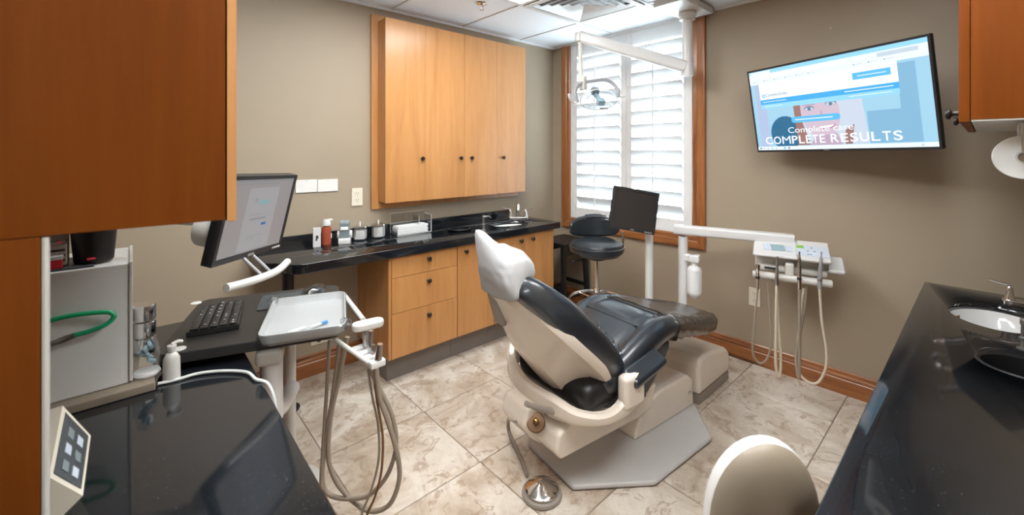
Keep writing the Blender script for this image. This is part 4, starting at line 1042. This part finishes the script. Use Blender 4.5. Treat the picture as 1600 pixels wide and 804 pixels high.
# instrument tray in plastic film
TR = thing('instrument_tray', 'shallow white tray wrapped in clear film on the cart', 'tray', (.492, 1.694, BZ+.006), RAD(-20))
tw_, td_ = .268, .385
rings = []
for s_, z_ in ((.90, .0), (.955, .004), (1.0, .030), (1.0, .034), (.975, .034), (.93, .010), (.88, .006)):
    rings.append([(a, b, z_) for a, b in rrect(tw_*s_, td_*s_, .035*s_, 5)])
G().loft(rings).build('tray_body', 'tray', TR, ang=60)
g = G(); rr2 = []
for s_, z_ in ((.80, .0365), (1.01, .0375), (1.03, .030), (1.015, .008), (.96, -.003)):
    rr2.append([(a+random.uniform(-.003, .003), b+random.uniform(-.003, .003), z_+random.uniform(-.0012, .0012)) for a, b in rrect(tw_*s_, td_*s_, .035*s_, 5)])
g.loft(rr2); g.build('film_wrap', 'film', TR, ang=25)
for (x, y, s_) in ((-tw_/2, td_/2-.01, 1), (tw_/2-.0, -td_/2+.03, 1)):
    G().sphere((x, y, .030), .02, 1, .8, .8, 10).jitter(.006).build('film_bunch', 'film', TR, ang=10)
sy_ = thing('dental_syringe', 'small white syringe with a blue band lying in the tray', 'syringe', (.512, 1.585, BZ+.018), RAD(15))
G().cyl((-.05, 0, .003), (-.005, 0, .003), .005, seg=10).build('barrel', 'white', sy_); G().cyl((-.005, 0, .003), (.018, 0, .003), .0062, seg=10).build('band', M['bandblue'] if 'bandblue' in M else 'bluetint', sy_)
gz = G().prism(rrect(.06, .022, .006), 'z', 0, .004, .001).build('gauze', 'paper'); gz.location = (.43, 1.59, BZ+.0165); gz.rotation_euler = (0, 0, RAD(12)); tag(gz, 'folded white gauze strip left of the syringe in the tray', 'gauze')

# left monitor with handle bar
MLc = Vector((.340, 1.711, 1.212))
ML = thing('monitor', 'angled monitor showing a login web page, left behind the cherry cabinet', 'monitor', (-.41, 2.0, 1.24))
ml = mon_matrix(MLc-ML.location, 44.6, 12.4, 2.5); mw, mh = .362, .290
mset(bezel(mw, mh, 0, .036, .013).build('casing', 'bezel', ML, smooth=False), ml)
EM['dim'] = em('screen_dim_page', (.30, .275, .275), .8); EM['dimw'] = em('screen_dim_card', (.36, .35, .36), .8); EM['teal'] = em('screen_teal', (.10, .36, .38), 1.0); EM['dgrey'] = em('screen_grey_text', (.20, .20, .21), 1.0); EM['dblue'] = em('screen_blue_button', (.02, .12, .30), 1.0)
scl = mset(G().b2((-mw/2+.012, .0035, -mh/2+.018), (mw/2-.012, .007, mh/2-.012)).build('screen', EM['dim'], ML, smooth=False), ml)
def lrect(name, s0_, t0_, s1_, t1_, m_, y_=.0030):
    w_, h_ = mw-.024, mh-.030; f = lambda s_, t_: ((s_-.5)*w_, y_, (.5-t_)*h_+.003)
    return G().face([f(s0_, t1_), f(s1_, t1_), f(s1_, t0_), f(s0_, t0_)]).build(name, EM[m_], scl, smooth=False)
lrect('page_card', .27, .12, .76, .97, 'dimw', .0032)
lrect('browser_tabs', 0, 0, 1, .035, 'dgrey', .0032); lrect('address_field', .02, .055, .72, .075, 'dgrey')
w_, h_ = mw-.024, mh-.030
text_part('rdsr', .20*w_, .065*h_, ((.545-.5)*w_, .0028, (.5-.305)*h_), EM['teal'], scl, bold=.02)
for a in range(4): lrect('site_logo', .385+.022*(a % 2), .265+.03*(a//2), .402+.022*(a % 2), .288+.03*(a//2), 'dgrey', .0028)
lrect('form_line', .36, .48, .54, .488, 'dgrey'); lrect('form_field', .36, .535, .62, .56, 'dgrey'); lrect('form_button', .565, .615, .645, .65, 'dblue'); lrect('form_line', .36, .78, .62, .787, 'dgrey'); lrect('form_line', .36, .81, .50, .817, 'dgrey')
for k in range(4): mset(G().box((.125+.013*k, -.001, -mh/2+.008), (.007, .004, .006), .001).build('button', 'white', ML), ml)
mset(G().box((0, -.001, -mh/2+.008), (.032, .002, .009)).build('maker_badge', 'steel', ML), ml)
mset(G().cyl((-.16, -.03, -mh/2-.048), (-.16, -.031, -mh/2-.048), .001).tube([(-.170, -.055, -mh/2-.052), (-.06, -.075, -mh/2-.050), (.06, -.075, -mh/2-.048), (.155, -.055, -mh/2-.040)], .013, 14, 6).build('handle_bar', 'off', ML), ml)
for sx in (-.03, .02): mset(G().tube([(sx, .012, -mh/2+.004), (sx+.01, -.068, -mh/2-.046)], .0055, 8, 0).build('handle_bracket', 'greydev', ML), ml)
mset(G().lathe([(0, 0), (.055, 0), (.062, .01), (.062, .05), (.05, .06), (0, .06)], (-.115, .045, -.045), 28, Matrix.Rotation(-PI/2, 3, 'X')).build('mount_disc', 'off', ML), ml)
b_ = ml @ Vector((-.115, .11, -.02))
G().tube([b_, (b_+Vector((.0, 0, 0)))*.5+Vector((0, .02, .02)), (.012, 0, 0)], .026, 14, 5).build('wall_arm', 'off', ML)
G().b2((-.009, -.07, -.09), (.016, .07, .09), .004).build('wall_plate', 'off', ML)

# ================================================================== FOREGROUND LEFT: granite counter, cherry cabinet
LZ = .744
lc = G().prism([(.297, .55), (.297, 2.16), (.26, 2.20), (-.419, 2.20), (-.419, .55)], 'z', LZ-.045, LZ, .005, 2).build('countertop', 'granite', ang=50)
tag(lc, 'black granite counter along the left foreground edge', 'counter')
lb = thing('base_cabinet', 'cherry base cabinet under the left foreground counter', 'cabinet', (-.06, 1.37, 0))
bpart(lb, 'body', (-.418, .57, .10), (.255, 2.17, LZ-.046), 'cherry'); bpart(lb, 'toe_kick', (-.40, .60, 0), (.19, 2.15, .10), 'toe')
for k in range(3):
    d = bpart(lb, 'door', (.2555, .575+.532*k, .11), (.274, 1.103+.532*k, LZ-.055), 'cherry', .0015)
    knob(d, (.274+.06, .63+.532*k-1.37, .60), axis='x')
LC = thing('wall_cabinet', 'large cherry wall cabinet filling the top left corner', 'cabinet', (-.12, 1.30, 1.305))
bpart(LC, 'body', (-.419, 1.0, 1.305), (.1395, 1.56, 2.25), 'cherry', .001)
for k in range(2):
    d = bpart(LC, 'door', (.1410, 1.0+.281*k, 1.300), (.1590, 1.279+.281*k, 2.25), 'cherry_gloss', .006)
    bpart(d, 'edge_highlight', (.1422+.12, -.0015+1.0-1.30, 1.302-1.305), (.1578+.12, .0002+1.0-1.30, 2.248-1.305), 'maple') if k == 0 else None  # paler wood strip stands in for the highlight on the rounded door edge
    knob(d, (.1590+.12, 1.24-1.30 if k == 0 else 1.32-1.30, .08), axis='x')
GP = thing('gable_panel', 'cherry side panel with white edge standing at the left frame edge', 'panel', (-.25, 1.03, LZ))
bpart(GP, 'panel', (-.419, 1.0, LZ+.001), (-.106, 1.018, 1.304), 'cherry', .002)
bpart(GP, 'edge_strip', (-.1055, 1.0005, LZ+.001), (-.0965, 1.0175, 1.304), 'off', .004)

# white sterilising box with things on its top
WB = thing('white_storage_box', 'tall white box standing on the left counter behind the cherry panel', 'box', (-.20, 1.80, LZ))
g = G().b2((-.20, -.14, .024), (.200, .14, .372), .006); g.build('body', 'white', WB)
G().b2((-.21, -.185, .001), (.255, .15, .024), .004).build('base_plate', 'stone_beige', WB)
G().b2((.198, -.145, .03), (.206, .145, .376), .002).build('edge_trim', 'off', WB)
GH = thing('green_hose', 'short looped green hose with metal coupling on the white box', 'hose', (-.2, 1.655, 1.0))
gp = [ony(62, 508, 1.648), ony(80, 500, 1.645), ony(110, 493, 1.640), ony(150, 488, 1.632), ony(172, 488, 1.628), ony(178, 495, 1.626), ony(165, 507, 1.626), ony(140, 517, 1.63), ony(118, 523, 1.636)]
G().tube([p-GH.location for p in gp], .0065, 10, 6).build('tube', 'green', GH)
cpp = [ony(118, 523, 1.636), ony(100, 530, 1.64), ony(80, 537, 1.645)]
G().tube([p-GH.location for p in cpp], [.008, .0095, .007], 12, 4).build('coupling', 'steel', GH)
tz = LZ+.3725
q = onz(150, 424, tz)
o_ = thing('black_cup', 'black plastic bin with a red sticker on the white box', 'bin', (-.078, 1.735, tz+.006))
G().lathe([(0, 0), (.041, 0), (.043, .003), (.052, .118), (.055, .122), (.053, .126), (.050, .122), (.040, .006), (0, .006)], seg=34).build('cup_body', 'black', o_)
G().box((.0, -.0442, .014), (.026, .002, .006), .0005, rot=Matrix.Rotation(RAD(20), 3, 'Z')).build('sticker', 'pink', o_)
sh_ = G().b2((-.20, -.075, 0), (.035, .09, .005), .002).build('shelf_mat', 'greypanel'); sh_.location = (-.11, 1.745, tz); tag(sh_, 'thin dark mat under the bin on the white box', 'mat')
dv = thing('curing_light', 'grey curing light charger beside the black bin', 'charger', (-.162, 1.770, tz+.0055), RAD(6))
G().b2((-.030, -.045, 0), (.030, .05, .125), .006).build('rear_tower', 'greydev', dv); G().prism([(-.062, .0), (-.046, .0), (-.046, .072), (-.062, .062)], 'x', -.026, .026, .003).build('front_block', 'steel', dv)
G().box((.004, -.0465, .098), (.040, .003, .016)).build('display_window', 'dark', dv); G().box((.012, -.0485, .098), (.003, .002, .008)).build('red_digit', 'ledred', dv)
for k in range(3): G().box((.006, -.063, .016+.014*k), (.030, .003, .006)).build('slot', 'dark', dv)
rb = thing('small_carton', 'small red carton with white lid beside the grey charger', 'box', (-.150, 1.688, tz+.0055))
G().b2((-.013, -.013, 0), (.013, .013, .024), .002).build('carton', 'pink', rb); G().b2((-.014, -.014, .024), (.014, .014, .034), .002).build('lid', 'paper', rb)
# clear canister, chrome tins and white bottle behind the box
cn = thing('clear_canister', 'clear domed canister with pale blue packets beside the white box', 'canister', (.038, 1.685, LZ+.025))
G().lathe([(0, 0), (.030, 0), (.033, .006), (.030, .014), (.02, .016), (0, .016)], seg=30).build('base_disc', 'white', cn)
G().lathe([(.027, .016), (.031, .03), (.030, .075), (.022, .105), (0, .112)], seg=30).build('dome', 'jar', cn)
for k in range(6): G().box((.010*math.cos(k*1.1), .010*math.sin(k*1.1), .040+.010*k), (.022, .018, .010), .003, rot=Euler((.4*k, .5, k)).to_matrix()).build('packet', 'bluetint', cn)
tn = thing('chrome_canister', 'small chrome canister stack seen right of the white box', 'canister', (.036, 1.875, LZ+.0245))
for k in range(3): G().cyl((0, 0, .055*k+.001), (0, 0, .055*k+.052), .030, seg=24, bev=.004).build('tin', 'chrome', tn)
bt = thing('lotion_bottle', 'off white pump bottle standing left of the cart top', 'bottle', (.094, 1.655, LZ+.001), RAD(30))
G().lathe([(0, 0), (.020, 0), (.022, .004), (.021, .066), (.014, .080), (.009, .084), (.009, .094), (0, .094)], seg=24).build('bottle_body', 'off', bt)
G().cyl((0, 0, .094), (0, 0, .106), .012, seg=16, bev=.002).tube([(0, 0, .108), (.018, 0, .110), (.03, 0, .104)], .005, 8, 4).build('pump_head', 'off', bt)
# white cable
cb_ = [onz(247, 599, LZ+.006), onz(275, 593, LZ+.006), onz(310, 583, LZ+.008), onz(350, 579, LZ+.008), onz(385, 581, LZ+.008), onz(400, 592, LZ+.007), Vector((.312, 1.45, LZ-.01)), Vector((.325, 1.42, LZ-.08)), Vector((.33, 1.41, LZ-.25))]
tag(G().tube(cb_, .0045, 8, 6).build('power_cable', 'white'), 'white cable crossing the left counter and dropping over its edge', 'cable')
pb = thing('power_strip', 'black power brick with a red light under the cart top', 'power brick', (.165, 1.82, LZ+.001), RAD(-18))
G().b2((-.085, -.05, 0), (.085, .05, .022), .004).build('case', 'black', pb); G().box((-.06, -.0505, .012), (.005, .002, .005)).build('red_light', 'ledred', pb)
# beige controller with dark keypad
CB = thing('control_box', 'cream wedge control box with dark keypad at the lower left', 'control box', (-.112, 1.225, LZ+.001), RAD(14))
cbp = [ony(128, 638, 1.30), ony(156, 665, 1.20)]
Bk = [Vector(v_) for v_ in ((-.045, .06, 0), (-.02, -.06, 0), (.012, -.055, .012), (.035, .045, .055))]
def q4(base_z, top):
    pass
A_ = dict(a=(-.045, -.055, .0), b=(.020, -.060, .025), c=(.040, .050, .090), d=(-.020, .080, .085))
lowr = [(-.050, -.050, 0), (.000, -.055, 0), (.030, .060, 0), (-.050, .070, 0)]
upr = [(-.050, -.040, .075), (-.014, -.050, .085), (.022, .058, .165), (-.022, .075, .160)]
midr = [(-.050, -.050, .02), (.030, -.060, .025), (.062, .045, .085), (-.030, .075, .05)]
g = G(); g.loft([lowr, midr, upr]); g.build('housing', 'cream', CB, ang=20)
f0, f1, f2, f3 = [Vector(v_) for v_ in (midr[1], midr[2], upr[2], upr[1])]
nn = (f1-f0).cross(f3-f0).normalized(); cc = (f0+f1+f2+f3)/4
if nn.x < 0: nn = -nn
def kp(s_, t_, off): return f0*(1-s_)*(1-t_)+f1*s_*(1-t_)+f2*s_*t_+f3*(1-s_)*t_+nn*off
def kquad(name, s0_, t0_, s1_, t1_, m_, off, th_=.0015):
    a = [kp(s0_, t0_, off), kp(s1_, t0_, off), kp(s1_, t1_, off), kp(s0_, t1_, off)]; g = G(); g.loft([a, [p+nn*th_ for p in a]]); return g.build(name, m_, CB, smooth=False)
kquad('keypad', .07, .10, .93, .90, 'greypanel', .0005)
for r in range(3):
    for c in range(2): kquad('key', .16+.24*r, .26+.30*c, .30+.24*r, .44+.30*c, 'lightpanel' if (r+c) % 2 == 0 else 'slate', .0022)

# ================================================================== FOREGROUND RIGHT
SINK_B = (2.715, -.03, .20, .145); HOLE_B = (2.13, -.085, .095, .105)
rc = counter('countertop', '', [(.62, .221), (XB-.001, .221), (XB-.001, -.299), (.62, -.299)], LZ, .045, [SINK_B, HOLE_B])
tag(rc, 'black granite counter with oval sink filling the right foreground', 'counter')
sk = bowl(None, SINK_B, LZ, .13); tag(sk, 'white oval sink basin in the right foreground counter', 'sink')
chute(HOLE_B, LZ, 'black oval waste chute in the right foreground counter')
rb_ = thing('base_cabinet', 'cherry base cabinet under the right foreground counter', 'cabinet', (1.89, -.05, 0))
for nm, lo_, hi_ in (('side_panel', (.65, -.298, .10), (.668, .08, LZ-.046)), ('side_panel', (XB-.025, -.298, .10), (XB-.005, .08, LZ-.046)), ('bottom_panel', (.668, -.298, .10), (XB-.025, .08, .118)), ('back_panel', (.668, -.298, .118), (XB-.025, -.285, LZ-.046))): bpart(rb_, nm, lo_, hi_, 'cherry')
bpart(rb_, 'toe_kick', (.67, .02, 0), (XB-.02, .035, .10), 'toe')
for k in range(5):
    d = bpart(rb_, 'door', (.652+.4975*k, .0805, .11), (1.147+.4975*k, .099, LZ-.055), 'cherry', .0015)
    knob(d, (.70+.4975*k-1.89, .099+.05, .60), ydir=1)
faucet('chrome faucet at the right foreground sink, cut by the frame edge', (2.985, -.135, LZ), RAD(-75), s=1.15)
soap('chrome soap pump beside the right foreground sink', (2.335, -.088, LZ), RAD(200))
RCB = thing('wall_cabinet', 'cherry wall cabinet at the top right corner', 'cabinet', (2.13, -.12, 1.52))
bpart(RCB, 'body', (1.67, -.299, 1.524), (2.60, .028, 2.30), 'cherry', .001)
bpart(RCB, 'bottom_panel', (1.672, -.298, 1.5195), (2.598, .027, 1.5238), 'off')
for k in range(2):
    d = bpart(RCB, 'door', (1.668+.467*k, .0292, 1.518), (2.133+.467*k, .050, 2.30), 'cherry', .002)
    knob(d, (1.722-2.13 if k == 0 else 2.16-2.13, .050+.12, .025), ydir=1)
PT = thing('paper_towel_roll', 'paper towel roll on a holder under the right wall cabinet', 'paper towel', (1.76, -.068, 1.424))
G().lathe([(0, 0), (.057, 0), (.058, .003), (.058, .20), (0, .20)], seg=36, rot=Matrix.Rotation(PI/2, 3, 'Y')).build('roll', 'paper', PT)
G().lathe([(0, -.001), (.013, -.001), (.017, -.012), (.013, -.022), (0, -.024)], seg=22, rot=Matrix.Rotation(PI/2, 3, 'Y')).build('end_cap', 'chrome', PT)
G().b2((-.012, -.006, .0), (-.008, .006, .0945), .0015).b2((.203, -.006, -.012), (.209, .006, .0945), .002).b2((-.012, -.012, .088), (.209, .012, .0935), .002).build('bracket', 'chrome', PT)

# beige operator stool, its back towards us
bcw = dep(1205, 845, .93)
fd = Vector((.66, .75, 0)).normalized(); sd = Vector((fd.y, -fd.x, 0))
OS = thing('operator_stool', 'beige vinyl operator stool with oval backrest in the near right foreground', 'stool', (bcw.x+fd.x*.06, bcw.y+fd.y*.06, 0))
bc = bcw-OS.location
def oval(a, b, n=40): return [(a*math.cos(2*PI*k/n)*(1+.05*math.sin(2*PI*k/n)), b*math.sin(2*PI*k/n)) for k in range(n)]
def back_layer(name, m_, layers):
    rings = []
    for s_, off in layers:
        rings.append([bc+sd*(x*s_)+Vector((0, 0, y*s_))+fd*(off+.9*x*x) for x, y in oval(.124, .205)])
    G().loft(rings).build(name, m_, OS, ang=50, wn=False)
back_layer('back_shell', 'stone_beige', [(.25, -.026), (.55, -.025), (.78, -.020), (.92, -.010), (.985, .002), (1.0, .012)])
back_layer('back_cushion', 'piping', [(1.0, .0121), (1.012, .018), (1.015, .030), (1.0, .042), (.9, .052), (.5, .060), (.2, .061)])
G().lathe([(0, .315), (.14, .315), (.16, .33), (.17, .35), (.15, .38), (.09, .39), (0, .389)], seg=40).build('seat', 'stone_beige', OS)
sm = bc+Vector((0, 0, -.13))
G().tube([sm-fd*.03, sm-fd*.045+Vector((0, 0, -.07)), Vector((sm.x*.75-fd.x*.12, sm.y*.75-fd.y*.12, .28)), (0, 0, .295)], .014, 10, 5).build('back_bar', 'chrome', OS)
G().cyl((0, 0, .09), (0, 0, .316), .022, seg=20).build('gas_post', 'chrome', OS)
for k in range(5):
    a = 2*PI*k/5+.5
    l_ = G().tube([(.02*math.cos(a), .02*math.sin(a), .10), (.22*math.cos(a), .22*math.sin(a), .07)], [.022, .015], 10, 0).build('base_leg', 'greybeige', OS)
    G().sphere((.22*math.cos(a), .22*math.sin(a), .028), .028, 1, 1, 1, 14).build('caster', 'black', l_)
